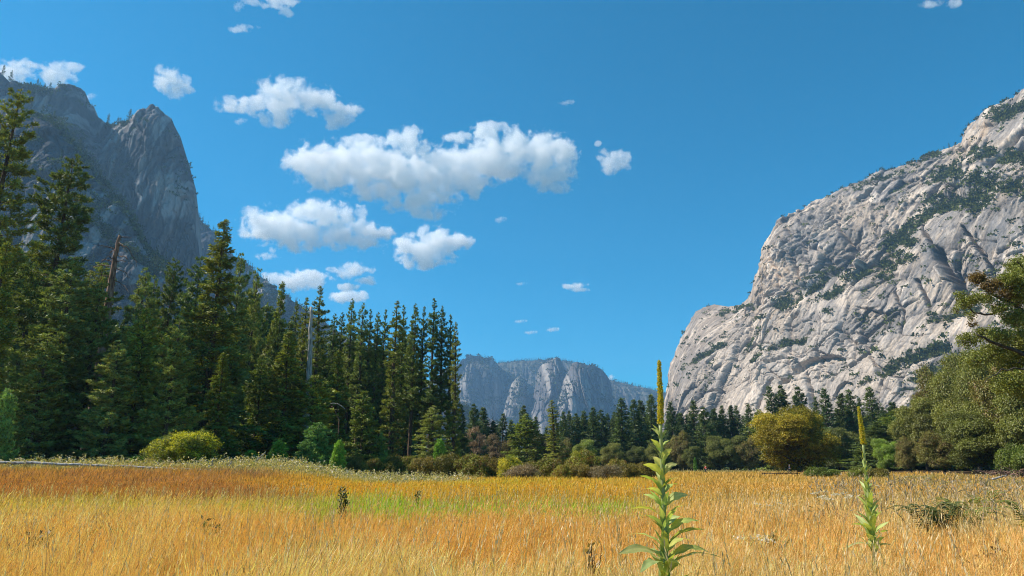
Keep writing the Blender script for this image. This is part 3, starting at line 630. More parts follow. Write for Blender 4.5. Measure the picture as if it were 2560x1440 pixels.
CLOUDS = [
    ('white cloud cut by the skyline at the top left corner', [(30, 180, 50, 32), (65, 160, 22, 14)], 2100),
    ('white cloud just right of the corner one, above the shaded ridge', [(140, 185, 45, 30), (180, 168, 26, 14), (100, 165, 20, 10)], 2100),
    ('small puff hugging the left skyline beside the cliff edge', [(225, 240, 14, 9)], 2100),
    ('compact oval cloud alone above the shaded prow', [(415, 195, 36, 30), (445, 218, 34, 26), (400, 180, 18, 16)], 2100),
    ('ragged slanting cloud at upper left with a tail to the left', [(575, 262, 45, 18), (625, 262, 50, 24), (700, 245, 55, 45), (735, 215, 45, 20), (690, 295, 42, 22), (790, 250, 55, 34), (850, 285, 45, 28), (845, 312, 30, 14)], 2000),
    ('small fragment above the ragged slanting cloud', [(655, 205, 22, 9)], 2000),
    ('small fragment below the ragged slanting cloud', [(600, 302, 16, 9)], 2000),
    ('largest cloud, a broad white mass across the centre of the sky', [(780, 410, 62, 45), (860, 415, 95, 55), (940, 400, 80, 50), (1015, 355, 45, 35), (1080, 400, 60, 40), (900, 350, 40, 16), (1010, 440, 110, 50), (1060, 490, 80, 35), (1140, 440, 90, 50),
      (1070, 532, 50, 18), (1180, 480, 20, 20), (1230, 400, 80, 55), (1220, 325, 45, 22), (1290, 370, 70, 45), (1150, 345, 40, 15), (1150, 395, 70, 28), (1350, 385, 62, 50), (1405, 385, 36, 44), (1370, 440, 65, 36), (1390, 465, 40, 20), (820, 450, 70, 30), (940, 470, 70, 34), (1000, 515, 40, 18)], 1900),
    ('broad flat cloud below the largest one, above the forest', [(675, 565, 68, 42), (740, 580, 70, 42), (800, 530, 85, 26), (870, 530, 40, 20), (850, 590, 60, 34), (920, 585, 50, 32)], 1900),
    ('triangular cloud right of the broad flat one', [(1060, 620, 75, 34), (1090, 595, 50, 30), (1150, 605, 28, 24), (1055, 655, 50, 16), (1110, 655, 26, 10)], 1900),
    ('small ragged cloud at the right end of the cloud group', [(1510, 385, 22, 16), (1540, 405, 34, 26), (1530, 430, 16, 10), (1495, 360, 10, 8)], 1900),
    ('low cloud directly above the pointed tree tops', [(700, 698, 38, 18), (750, 700, 62, 22), (790, 708, 32, 12)], 1800),
    ('small cloud with a trailing right end, above the low one', [(880, 675, 40, 20), (850, 672, 30, 10), (915, 702, 26, 9), (870, 718, 30, 9)], 1800),
    ('thin flat cloud just over the grove tops', [(870, 742, 50, 12), (850, 735, 25, 8)], 1800),
    ('cloud cut off by the top edge above the ragged slanting cloud', [(690, 5, 50, 14), (715, 30, 18, 14), (640, 2, 30, 10)], 2200),
    ('faint curl left of the cloud at the top edge', [(595, 15, 14, 12)], 2200),
    ('little flat cloud between the top edge and the ragged slanting cloud', [(605, 72, 36, 8)], 2200),
    ('small cloud at the top edge far to the right', [(2330, 8, 32, 10), (2380, 10, 26, 10)], 2200),
    ('thin wisp alone in the blue right of centre', [(1418, 256, 20, 6)], 2000),
    ('narrow flat wisp low above the far dome, largest of the low wisps', [(1438, 714, 32, 8), (1452, 724, 22, 5)], 1800),
    ('tiny wisp left of the narrow flat low wisp', [(1302, 709, 12, 4)], 1800),
    ('tiny wisp, leftmost of the three lowest ones', [(1300, 803, 15, 4)], 1800),
    ('tiny wisp, lowest of the three lowest ones', [(1325, 831, 16, 4)], 1800),
    ('tiny wisp, rightmost of the three lowest ones', [(1380, 824, 18, 5)], 1800),
    ('torn wisp below the tip of the largest cloud', [(1250, 548, 14, 8)], 1900),
    ('torn wisp under the left end of the broad flat cloud', [(665, 640, 28, 8), (680, 625, 8, 10)], 1850),
    ('tiny cloud peeping over the right shoulder of the far dome', [(1527, 944, 9, 8)], 1900),
]
for i_, (lb, parts, alt) in enumerate(CLOUDS):
    cloud(lb, parts, alt, i_)

# ------------------------------------------------------------------ trees
def conifer(seed, Hh, R, cb, style, prof, nbr, step, col, bare=0.12, top_up=0.5, low_droop=-0.35, tuft=0.5, dens=1.0, lean=0.0, gaps=0.0, dead=0):
    """returns (trunk mesh, crown mesh) of a conifer Hh metres tall with crown radius R from height cb*Hh"""
    rg = np.random.default_rng(seed)
    T, Cn = Geo(), Geo()
    zz = np.linspace(0, Hh, 12)
    wob = np.cumsum(rg.normal(size=(12, 2)) * 0.012 * Hh / 12, axis=0) + np.stack([lean * (zz / Hh) ** 1.3 * Hh, 0 * zz], -1)
    axis = np.stack([wob[:, 0], wob[:, 1], zz], -1)
    tr = 0.0125 * Hh * (1 - zz / Hh) ** 0.8 + 0.02; tr[0] *= 1.35
    T.tube(axis, tr, 8, (1, 1, 1))
    A = lambda z: np.array([np.interp(z, zz, axis[:, 0]), np.interp(z, zz, axis[:, 1]), z])
    base_c, dirs, Ls = [], [], []
    z = cb * Hh
    sect = rg.uniform(0.75, 1.2, 24)                       # uneven outline with height
    az0 = rg.uniform(0, 6.28)
    while z < Hh * 0.985:
        t = (z - cb * Hh) / (Hh * (1 - cb))
        n = max(3, int(round(nbr * (1 - 0.35 * t) * rg.uniform(0.75, 1.25))))
        for k in range(n):
            az = az0 + k * 6.283 / n + rg.normal() * 0.35
            L = R * prof(t) * rg.uniform(0.62, 1.12) * sect[int(t * 12)] * (1 + 0.16 * math.sin(az * 2 + z * 0.35 + seed))
            if rg.random() < gaps: L *= 0.35
            L = max(L, 0.25)
            sl = low_droop + (top_up - low_droop) * t + rg.normal() * 0.12
            o = A(min(Hh * 0.985, z + rg.uniform(-0.7, 0.7) * step))
            h = np.array([math.cos(az), math.sin(az)])
            m = 5; u = np.linspace(0, 1, m)
            curv = 0.28 if style != 'cedar' else 0.10
            pz = L * (sl * u + curv * u * u * (1 - t) - (0.18 * u * u if style == 'droop' else 0))
            pts = np.stack([o[0] + h[0] * L * u, o[1] + h[1] * L * u, o[2] + pz], -1)
            if L > 0.8: T.tube(pts, 0.012 * L * (1 - u * 0.8) + 0.012, 3, (1, 1, 1), False)
            # foliage seats along the branch and its side twigs
            ns = max(2, int(L / tuft * 3.0 * dens))
            uu = bare + (1 - bare) * rg.uniform(0, 1, ns) ** 0.6
            side = rg.uniform(-1, 1, ns) * (1.02 - uu) * L * 0.42
            side += rg.normal(size=ns) * 0.1
            px_ = np.interp(uu, u, pts[:, 0]) - h[1] * side; py_ = np.interp(uu, u, pts[:, 1]) + h[0] * side
            pz_ = np.interp(uu, u, pts[:, 2]) + rg.normal(size=ns) * 0.10 - np.abs(side) * 0.12
            base_c.append(np.stack([px_, py_, pz_], -1))
            dd = np.stack([h[0] - h[1] * np.sign(side) * 0.8, h[1] + h[0] * np.sign(side) * 0.8, np.full(ns, sl + 0.15)], -1)
            dirs.append(dd); Ls.append(np.full(ns, 0.75 + 0.25 * min(1, L / 2)))
            base_c.append(pts[-1:]); dirs.append(np.array([[h[0], h[1], sl + 0.3]])); Ls.append(np.ones(1))
        az0 += 2.4; z += step * rg.uniform(0.8, 1.2) * (1 - 0.35 * t)
    base_c.append(axis[-1:] - [0, 0, 0.4]); dirs.append(np.array([[0, 0, 1.]])); Ls.append(np.ones(1) * 1.4)
    c = np.concatenate(base_c); d = np.concatenate(dirs); Ls = np.concatenate(Ls)
    Ls = Ls * (1 - 0.5 * sstep(0.82, 1.0, c[:, 2] / Hh))
    n = len(c)
    zf = np.floor(c[:, 2] / 1.3); cl = _h(zf.astype(np.int64), np.floor(np.arctan2(c[:, 1], c[:, 0]) * 1.6).astype(np.int64), zf.astype(np.int64) * 0, seed)
    tc = np.asarray(col)[None] * (0.75 + 0.5 * cl[:, None]) * rg.uniform(0.75, 1.25, (n, 1))
    yel = rg.uniform(0, 1, (n, 1)) ** 3
    tc = tc * (1 - yel * 0.5) + np.asarray(col)[None] * np.array([[2.0, 1.6, 0.8]]) * yel * 0.5
    if style == 'pine': k, ll, ww, sp = 9, tuft * 1.05, tuft * 0.24, 0.85
    elif style == 'cedar': k, ll, ww, sp = 6, tuft * 1.1, tuft * 0.42, 0.45
    else: k, ll, ww, sp = 6, tuft * 1.2, tuft * 0.36, 0.5
    c2 = np.repeat(c, k, 0) + rg.normal(size=(n * k, 3)) * tuft * (0.12 if style == 'pine' else 0.3)
    d = d / np.linalg.norm(d, axis=1)[:, None]
    d2 = np.repeat(d, k, 0) + rg.normal(size=(n * k, 3)) * sp
    if style == 'pine': d2[:, 2] += 0.45
    if style in ('cedar', 'droop'): d2[:, 2] -= 0.25
    LL = np.repeat(Ls, k) * ll * rg.uniform(0.7, 1.25, n * k)
    ou = np.stack([c2[:, 0], c2[:, 1], 0 * c2[:, 0]], -1); ou /= np.linalg.norm(ou, axis=1)[:, None] + 0.3; ou[:, 2] = 0.55
    Cn.rhombs(c2, d2, LL, ww * rg.uniform(0.7, 1.3, n * k), rg, np.repeat(tc, k, 0) * rg.uniform(0.85, 1.15, (n * k, 1)), up=ou)
    return T, Cn

def broadleaf(seed, Hh, R, col, nblob=16, leaf=0.34, per=900, trunk=0.25, base=0.12, flat=0.9, col2=None, k2=0.0, limbs=True, trad=None, shape=None):
    """deciduous tree or shrub: limbs reaching to leaf masses of uneven size"""
    rg = np.random.default_rng(seed)
    T, Cn = Geo(), Geo()
    cz = Hh * (base + 1) / 2; rz = Hh * (1 - base) / 2
    blobs = []
    for i in range(nblob * 30):
        if len(blobs) >= nblob: break
        v = rg.normal(size=3); v /= np.linalg.norm(v); v *= rg.uniform(0.35, 0.86)
        if shape and not shape(v): continue
        p = np.array([v[0] * R, v[1] * R, cz + v[2] * rz * flat]); r = R * rg.uniform(0.24, 0.42)
        if all(np.linalg.norm(p - b[0]) > 0.55 * min(r, b[1]) for b in blobs): blobs.append((p, r))
    tr = trad or 0.028 * Hh
    th = Hh * max(trunk, 0.05)
    if limbs:
        T.tube([(0, 0, -0.1), (0.02 * R, 0, th * 0.5), (0, 0.03 * R, th)], [tr * 1.3, tr, tr * 0.85], 8)
        for p, r in blobs:
            s = np.array([0, 0.03 * R, th]); m = (s + p) / 2 + rg.normal(size=3) * R * 0.09 + [0, 0, R * 0.03]
            u = np.linspace(0, 1, 6)[:, None]
            pts = (1 - u) ** 2 * s + 2 * u * (1 - u) * m + u * u * p
            T.tube(pts, np.linspace(tr * 0.55, tr * 0.08, 6), 5)
            for q in range(4):
                e = p + rg.normal(size=3) * r * 0.6; a = pts[4]
                T.tube([a, (a + e) / 2 + rg.normal(size=3) * r * 0.1, e], [tr * 0.12, tr * 0.08, tr * 0.03], 3, cap=False)
    rm = np.mean([r for _, r in blobs])
    for bi, (p, r) in enumerate(blobs):
        # each mass is made of sprays: small groups of leaves facing outward
        n = int(per * (r / rm) ** 2 / 7)
        v = rg.normal(size=(n, 3)); v /= np.linalg.norm(v, axis=1)[:, None]
        v[:, 2] = np.where(v[:, 2] < -0.35, -v[:, 2], v[:, 2])
        rad = r * (1 - 0.45 * rg.uniform(0, 1, n) ** 2) * (1 + 0.34 * vnoise(v[:, 0] * 2.6, v[:, 1] * 2.6, v[:, 2] * 2.6 + bi, seed)) * np.where(rg.random(n) < 0.07, rg.uniform(1.05, 1.3, n), 1)
        c = p + v * rad[:, None] * np.array([1, 1, 0.8])
        c[:, 2] = np.maximum(c[:, 2], leaf * 0.3)
        tc = np.asarray(col)[None] * (rg.uniform(0.7, 1.25)) * rg.uniform(0.75, 1.3, (n, 1))
        if col2 is not None:
            w = (rg.random((n, 1)) < k2 * rg.uniform(0.2, 1.8)).astype(float); tc = tc * (1 - w) + np.asarray(col2)[None] * rg.uniform(0.7, 1.3, (n, 1)) * w
        k = 7
        c2 = np.repeat(c, k, 0) + rg.normal(size=(n * k, 3)) * leaf * 0.6
        d2 = np.repeat(v, k, 0) * 0.6 + rg.normal(size=(n * k, 3)) * 0.7; d2[:, 2] -= 0.1
        Cn.rhombs(c2, d2, leaf * rg.uniform(0.7, 1.3, n * k), leaf * 0.55, rg, np.repeat(tc, k, 0) * rg.uniform(0.85, 1.15, (n * k, 1)), up=np.repeat(v, k, 0) + [0, 0, 0.5])
    return T, Cn

PROTO = {}
def proto(key, name, tc, bark, leaf, Hh, R):
    T, Cn = tc
    PROTO[key] = dict(name=name, t=T.mesh(name + '_trunk', bark, True), c=Cn.mesh(name + '_crown', leaf), H=Hh, R=R)
def put(key, label, cat, group, loc, Hh, R=None, rz=None, tilt=None, cmat=None):
    p = PROTO[key]
    o = empty(p['name'], loc)
    s = Hh / p['H']; sr = (R / p['R']) if R else s
    o.scale = (sr, sr, s)
    hs_ = (hash_i(loc[0] * 13.7 + loc[1]) if rz is None else rz)
    o.rotation_euler = (tilt[0] if tilt else 0, tilt[1] if tilt else 0, hs_)
    link('trunk', p['t'], o); cr = link('crown', p['c'], o)
    if cmat: cr.material_slots[0].link = 'OBJECT'; cr.material_slots[0].material = cmat
    tag(o, label, cat, group)
    return o
def hash_i(v): return (math.sin(v * 12.9898) * 43758.5453) % 6.283
def top_h(px, py, Y, drop=0.0):
    """where a tree stands and how tall it is, from the pixel of its tip"""
    dx, dz = unit(px, py); x = float(dx * Y); g = float(gz(x, Y)) - drop
    return (x, Y, g), float(CAM_H + dz * Y - g)
def wpx(w, px, py, Y):
    """half of a width in pixels -> metres"""
    return float((unit(px + w, py)[0] - unit(px, py)[0]) * Y) / 2

rnd = lambda t: math.sin(math.pi * min(1, 0.08 + 0.92 * t) ** 0.75) ** 0.6      # rounded crown
cone = lambda t: (1 - t) ** 0.85
slim = lambda t: min(1, (1 - t) * 2.2) * (0.75 + 0.25 * math.sin(t * 9))
bush_ = lambda t: (1 - t) ** 0.6 * min(1, 0.55 + t * 3)
GP, GC, GF = (0.12, 0.14, 0.034), (0.125, 0.14, 0.024), (0.06, 0.085, 0.026)
proto('open_pine', 'ponderosa_pine', conifer(1, 48, 5.2, 0.18, 'pine', lambda t: (1 - t) ** 0.5 * min(1, 0.6 + 2 * t), 9, 1.25, GP, 0.35, 0.5, -0.25, 0.62, 0.9, gaps=0.12), BARK, NEEDLE, 48, 5.2)
proto('leggy_pine', 'ponderosa_pine', conifer(2, 44, 5.0, 0.36, 'pine', lambda t: (1 - t) ** 0.45 * min(1, 0.55 + 2 * t), 9, 1.25, GP, 0.35, 0.5, -0.3, 0.62, 0.95, gaps=0.1), BARK, NEEDLE, 44, 5.0)
proto('full_pine', 'ponderosa_pine', conifer(3, 34, 4.6, 0.05, 'pine', bush_, 8, 1.15, (0.15, 0.175, 0.055), 0.3, 0.75, -0.15, 0.60, 0.95), BARK, NEEDLE, 34, 4.6)
proto('full_pine_b', 'ponderosa_pine', conifer(13, 32, 4.8, 0.06, 'pine', bush_, 8, 1.2, (0.12, 0.15, 0.04), 0.3, 0.7, -0.1, 0.60, 0.95, gaps=0.06), BARK, NEEDLE, 32, 4.8)
proto('cedar', 'incense_cedar', conifer(4, 30, 4.6, 0.02, 'cedar', lambda t: cone(t) * (0.8 + 0.2 * math.sin(t * 14)), 7, 0.85, GC, 0.25, 0.6, -0.3, 0.55, 0.9), BARK, NEEDLE, 30, 4.6)
proto('cedar_b', 'incense_cedar', conifer(14, 22, 4.2, 0.03, 'cedar', lambda t: (1 - t) ** 0.7, 7, 0.8, (0.13, 0.155, 0.028), 0.25, 0.6, -0.2, 0.50, 0.9), BARK, NEEDLE, 22, 4.2)
proto('wide_cedar', 'incense_cedar', conifer(5, 38, 6.4, 0.03, 'cedar', lambda t: (1 - t) ** 0.8 * (0.85 + 0.15 * math.sin(t * 17)), 9, 1.05, (0.105, 0.12, 0.024), 0.25, 0.5, -0.42, 0.50, 0.95, gaps=0.12), BARK, NEEDLE, 38, 6.4)
proto('grove_pine', 'slender_pine', conifer(6, 45, 3.0, 0.38, 'pine', slim, 8, 1.25, (0.09, 0.12, 0.028), 0.15, 0.6, -0.2, 0.58, 1.0, gaps=0.08), BARK, NEEDLE, 45, 2.7)
proto('grove_pine_b', 'slender_pine', conifer(16, 46, 3.1, 0.24, 'pine', slim, 8, 1.25, (0.10, 0.13, 0.028), 0.15, 0.6, -0.25, 0.58, 1.0, gaps=0.15), BARK, NEEDLE, 46, 2.9)
proto('grove_pine_c', 'slender_pine', conifer(26, 44, 3.2, 0.05, 'pine', lambda t: slim(t) * (0.8 + 0.2 * t), 7, 1.25, (0.13, 0.145, 0.026), 0.2, 0.6, -0.3, 0.56, 0.9, gaps=0.12), BARK, NEEDLE, 44, 3.0)
proto('fir', 'dark_fir', conifer(7, 32, 4.6, 0.04, 'droop', cone, 8, 1.2, GF, 0.15, 0.4, -0.3, 0.8, 0.7), BARK, NEEDLE, 32, 4.6)
proto('fir_b', 'dark_fir', conifer(17, 30, 4.4, 0.08, 'pine', lambda t: (1 - t) ** 0.7, 8, 1.0, GF, 0.15, 0.6, -0.25, 0.8, 0.7), BARK, NEEDLE, 30, 4.4)
proto('fir_c', 'dark_fir', conifer(27, 30, 4.2, 0.10, 'droop', lambda t: (1 - t) ** 0.8, 8, 1.0, (0.055, 0.08, 0.03), 0.15, 0.5, -0.4, 0.85, 0.65, gaps=0.15), BARK, NEEDLE, 30, 4.2)
proto('sapling', 'young_conifer', conifer(8, 5, 1.5, 0.02, 'cedar', lambda t: (1 - t) ** 0.5, 8, 0.16, (0.13, 0.23, 0.03), 0.1, 0.8, 0.1, 0.24, 1.0), BARK, NEEDLE, 5, 1.5)
proto('sapling_b', 'young_pine', conifer(18, 8, 2.2, 0.03, 'pine', lambda t: (1 - t) ** 0.6, 7, 0.32, (0.13, 0.21, 0.06), 0.2, 0.8, 0.1, 0.34, 1.0), BARK, NEEDLE, 8, 2.2)
proto('oak', 'broadleaf_tree', broadleaf(31, 18, 8, (0.14, 0.155, 0.032), 38, 0.36, 2600, 0.12, -0.12), BARK_OAK, BROAD, 18, 8)
proto('oak_b', 'broadleaf_tree', broadleaf(32, 16, 7.5, (0.17, 0.16, 0.036), 36, 0.34, 2400, 0.12, -0.12, col2=(0.16, 0.10, 0.04), k2=0.15), BARK_OAK, BROAD, 16, 7.5)
proto('golden', 'golden_oak', broadleaf(33, 17, 9, (0.35, 0.26, 0.02), 52, 0.32, 2600, 0.12, -0.08, col2=(0.20, 0.18, 0.015), k2=0.35), BARK_OAK, BROAD, 17, 9)
proto('dry_tree', 'bare_twig_tree', broadleaf(34, 14, 4, (0.20, 0.14, 0.085), 16, 0.25, 420, 0.25, 0.1), BARK_OAK, BROAD, 14, 4)
proto('round_shrub', 'willow_shrub', broadleaf(35, 3.2, 3, (0.27, 0.26, 0.03), 22, 0.17, 900, 0.1, -0.25, 0.95, col2=(0.2, 0.09, 0.02), k2=0.25, trad=0.06), BARK_OAK, BROAD, 3.2, 3)
proto('rust_shrub', 'willow_shrub', broadleaf(36, 3.0, 3, (0.25, 0.19, 0.03), 20, 0.17, 900, 0.1, -0.25, 0.95, col2=(0.10, 0.09, 0.015), k2=0.35, trad=0.06), BARK_OAK, BROAD, 3.0, 3)
proto('twig_shrub', 'dry_shrub', broadleaf(37, 2.6, 2.8, (0.24, 0.18, 0.10), 20, 0.14, 600, 0.1, -0.2, 0.95, trad=0.06), BARK_OAK, BROAD, 2.6, 2.8)
proto('green_shrub', 'green_shrub', broadleaf(38, 2.6, 2.8, (0.13, 0.16, 0.02), 22, 0.16, 1000, 0.1, -0.25, 0.95, trad=0.06), BARK_OAK, BROAD, 2.6, 2.8)
proto('gold_shrub', 'golden_shrub', broadleaf(39, 4, 4, (0.50, 0.44, 0.02), 30, 0.18, 1500, 0.1, -0.2, 0.95, col2=(0.16, 0.19, 0.02), k2=0.5, trad=0.08), BARK_OAK, BROAD, 4, 4)
proto('ridge_pine', 'ridge_pine', conifer(9, 20, 3.2, 0.12, 'pine', lambda t: (1 - t) ** 0.6, 4, 1.3, (0.04, 0.06, 0.03), 0.2, 0.5, -0.2, 1.1, 0.6, gaps=0.2), BARK, NEEDLE, 20, 3.2)

G_EDGE, G_GROVE, G_FAR, G_RIGHT = 'conifers along the left forest edge', 'tall slender pines of the grove', 'dark conifers beyond the meadow', 'broadleaf trees on the right'
# key, tip px, tip py, distance, width px (None: natural), label, category, group
TREES = [
 ('open_pine', 52, 222, 84, 175, 'tallest pine of the scene, open dark crown cut by the left border', G_EDGE),
 ('leggy_pine', 190, 395, 92, 165, 'second tallest pine on the left, long bare trunk under a dense dark crown', G_EDGE),
 ('cedar', 22, 602, 74, 150, 'dense green cedar down to the ground in front of the tallest pine', G_EDGE),
 ('full_pine', 188, 640, 80, 185, 'bushy silver-green pine just below the second tallest pine', G_EDGE),
 ('full_pine_b', 258, 708, 83, 155, 'bushy dark pine standing in front of the brown dead trunk', G_EDGE),
 ('full_pine_b', 92, 640, 104, 120, 'pine half hidden between the cedar at the border and the silver-green pine', G_EDGE),
 ('leggy_pine', 256, 655, 112, 110, 'dark pine behind the brown dead trunk', G_EDGE),
 ('full_pine', 368, 668, 112, 120, 'pale silver-green pine right of the brown dead trunk', G_EDGE),
 ('full_pine_b', 392, 690, 118, 95, 'pine leaning against the right side of the pale silver-green one', G_EDGE),
 ('leggy_pine', 438, 646, 116, 80, 'slim dark pine whose tip stands before the foot of the prow', G_EDGE),
 ('full_pine_b', 500, 640, 112, 135, 'broad dark pine directly left of the big olive cedar', G_EDGE),
 ('wide_cedar', 565, 548, 93, 240, 'big olive cedar with a wide ragged crown and visible trunk, tallest at centre left', G_EDGE),
 ('cedar_b', 368, 772, 82, 150, 'bright green cedar in front of the pale silver-green pine', G_EDGE),
 ('full_pine_b', 446, 797, 80, 125, 'round-topped dark pine at the left foot of the big olive cedar', G_EDGE),
 ('full_pine', 606, 632, 112, 100, 'dark pine peeping from behind the right side of the big olive cedar', G_EDGE),
 ('full_pine_b', 646, 671, 116, 85, 'dense dark pine, first one right of the big olive cedar', G_EDGE),
 ('cedar', 709, 703, 128, 95, 'regular cone-shaped pine under the low cloud', G_EDGE),
 ('cedar', 727, 826, 97, 150, 'yellow-green cedar cone in front of the regular cone-shaped pine', G_EDGE),
 ('grove_pine_c', 744, 754, 142, 60, 'thin pine just left of the white dead trunk', G_EDGE),
 ('grove_pine_c', 768, 742, 138, 60, 'thin pine directly behind the white dead trunk', G_EDGE),
 ('grove_pine_c', 803, 714, 134, 82, 'tallest of the pines around the white dead trunk, dense to the ground', G_EDGE),
 ('cedar_b', 786, 938, 98, 150, 'wide dark cedar at the foot of the white dead trunk', G_EDGE),
 ('cedar', 848, 874, 116, 110, 'pointed cedar between the white dead trunk and the bare grove trunks', G_EDGE),
 ('cedar_b', 910, 978, 108, 100, 'low leafy cedar under the bare trunks at the left of the grove', G_EDGE),
 ('cedar_b', 655, 900, 100, 110, 'dark low cedar at the right foot of the big olive cedar', G_EDGE),
 ('cedar', 560, 880, 84, 110, 'half grown cedar under the skirt of the big olive cedar', G_EDGE),
 ('full_pine', 300, 850, 78, 140, 'dark bushy pine low down between the two front left pines', G_EDGE),
 ('full_pine_b', 120, 840, 76, 150, 'dark bushy pine low down behind the bright young pine', G_EDGE),
 ('grove_pine', 837, 784, 158, 44, 'first thin pine of the grove, set back with a gap on either side', G_GROVE),
 ('grove_pine', 858, 780, 160, 42, 'grove pine leaning close to the left of the tall left-hand grove pine', G_GROVE),
 ('grove_pine', 885, 745, 155, 46, 'tall bare-trunked pine, highest in the left half of the grove', G_GROVE),
 ('grove_pine', 910, 757, 152, 46, 'bare-trunked grove pine, next right after the tallest left-hand one', G_GROVE),
 ('grove_pine_b', 927, 772, 158, 38, 'narrow grove pine wedged in left of the saddle in the tree tops', G_GROVE),
 ('grove_pine', 944, 780, 154, 42, 'lower grove pine at the saddle in the tree tops', G_GROVE),
 ('grove_pine_b', 964, 772, 156, 40, 'grove pine just left of the yellow-green full pine', G_GROVE),
 ('grove_pine_c', 992, 751, 142, 74, 'yellow-green full pine in the middle of the grove, leafy to the ground', G_GROVE),
 ('grove_pine_b', 1010, 762, 150, 44, 'grove pine touching the right side of the yellow-green full pine', G_GROVE),
 ('grove_pine', 1036, 757, 148, 46, 'grove pine with bare stem halfway between the full pine and the tallest right one', G_GROVE),
 ('grove_pine_b', 1060, 765, 150, 42, 'grove pine immediately left of the tallest right-hand one', G_GROVE),
 ('grove_pine_b', 1086, 745, 146, 54, 'tallest pine in the right half of the grove', G_GROVE),
 ('grove_pine', 1109, 764, 148, 46, 'grove pine immediately right of the tallest right-hand one', G_GROVE),
 ('grove_pine_b', 1128, 785, 146, 44, 'last but one pine at the right end of the grove', G_GROVE),
 ('grove_pine_c', 1141, 804, 144, 46, 'last pine at the right end of the grove, ragged against the sky', G_GROVE),
 ('fir', 1154, 1012, 178, 40, 'small dark conifer peeping out behind the right end of the grove', G_GROVE),
 ('full_pine', 1083, 1014, 124, 105, 'rounded pale green pine low in front of the right half of the grove', G_EDGE),
 # beyond the meadow, middle
 ('fir_b', 1184, 1010, 250, 44, 'slim conifer, first one right of the grove', G_FAR),
 ('fir_c', 1210, 1018, 262, 42, 'conifer rising behind the bare brownish tree', G_FAR),
 ('fir_c', 1232, 1052, 262, 34, 'short conifer right behind the bare brownish tree', G_FAR),
 ('fir', 1257, 1034, 265, 42, 'narrow conifer left of the broad olive cedar', G_FAR),
 ('fir', 1279, 1050, 262, 40, 'short conifer touching the left of the broad olive cedar', G_FAR),
 ('fir_b', 1310, 1014, 262, 42, 'round-topped conifer right behind the broad olive cedar', G_FAR),
 ('cedar_b', 1315, 1036, 205, 84, 'broad olive cedar in the middle gap below the far cliffs', G_FAR),
 ('fir', 1338, 1042, 300, 36, 'small cone tip between the olive cedar and the leaning pine', G_FAR),
 ('fir', 1407, 1030, 290, 38, 'dark cone, first one right of the leaning pine', G_FAR),
 ('fir_b', 1423, 1028, 300, 34, 'dark cone, second one right of the leaning pine', G_FAR),
 ('fir_b', 1440, 1034, 292, 44, 'dark blunt conifer, third one right of the leaning pine', G_FAR),
 ('fir', 1461, 1028, 298, 46, 'dark conifer straight above the round light green tree', G_FAR),
 ('fir', 1482, 1018, 290, 48, 'broad dark conifer under the right side of the far dome', G_FAR),
 ('fir_b', 1503, 1025, 296, 44, 'dark blunt conifer beside the broad one under the far dome', G_FAR),
 ('fir_b', 1535, 1030, 300, 36, 'low dark tip left of the tall regular cone', G_FAR),
 ('fir', 1552, 996, 262, 62, 'tall regular dark cone left of the pair before the hazy slope', G_FAR),
 ('fir', 1584, 999, 270, 52, 'left one of the pair of dark cones before the hazy slope', G_FAR),
 ('fir_c', 1601, 1001, 275, 44, 'right one of the pair of dark cones before the hazy slope', G_FAR),
 ('fir', 1626, 986, 262, 54, 'tall dark cone nearest the left of the big flower stalk', G_FAR),
 ('fir', 1677, 1005, 280, 46, 'dark conifer nearest the right of the big flower stalk', G_FAR),
 ('fir_c', 1703, 1032, 300, 38, 'low pale conifer in the dip right of the big flower stalk', G_FAR),
 ('fir', 1731, 1002, 280, 50, 'dark pointed conifer above the leafy dark trees right of the stalk', G_FAR),
 ('fir_b', 1757, 1018, 262, 52, 'full grown conifer reaching the meadow above the walking hiker', G_FAR),
 ('fir_c', 1783, 1022, 300, 40, 'low conifer, first of the short row under the pale wall', G_FAR),
 ('fir', 1804, 1014, 300, 38, 'second conifer of the short row under the pale wall', G_FAR),
 ('fir_c', 1825, 1014, 302, 34, 'third conifer of the short row under the pale wall', G_FAR),
 ('fir', 1841, 1014, 300, 36, 'fourth conifer of the short row under the pale wall', G_FAR),
 ('fir', 1869, 1011, 290, 40, 'slim pointed conifer just left of the rounded dark tree', G_FAR),
 ('cedar_b', 1896, 1024, 262, 60, 'rounded dark olive conifer left of the golden oak', G_FAR),
 ('fir', 1925, 966, 290, 54, 'tall conifer, left of the twin tips over the golden oak', G_FAR),
 ('fir_b', 1950, 964, 292, 56, 'tall conifer, right of the twin tips over the golden oak', G_FAR),
 ('fir_b', 1993, 967, 290, 56, 'tall blunt conifer straight above the golden oak', G_FAR),
 ('fir', 2036, 992, 300, 34, 'slender small tip behind the right shoulder of the golden oak', G_FAR),
 ('fir', 2060, 971, 285, 56, 'dark cone, first tall one right of the golden oak', G_FAR),
 ('fir_c', 2100, 984, 290, 54, 'paler ragged conifer midway between golden oak and small flower stalk', G_FAR),
 ('fir', 2123, 975, 285, 56, 'dark cone just left of the small flower stalk', G_FAR),
 ('fir', 2147, 995, 300, 34, 'slender tip hidden behind the small flower stalk', G_FAR),
 ('fir', 2173, 968, 280, 66, 'broad dark cone just right of the small flower stalk', G_FAR),
 ('fir_b', 2205, 1018, 262, 46, 'low dark conifer at the edge of the right-hand leafy wood', G_FAR),
 ('fir_c', 2232, 1005, 262, 46, 'dark conifer swallowed by the right-hand leafy wood', G_FAR),
]
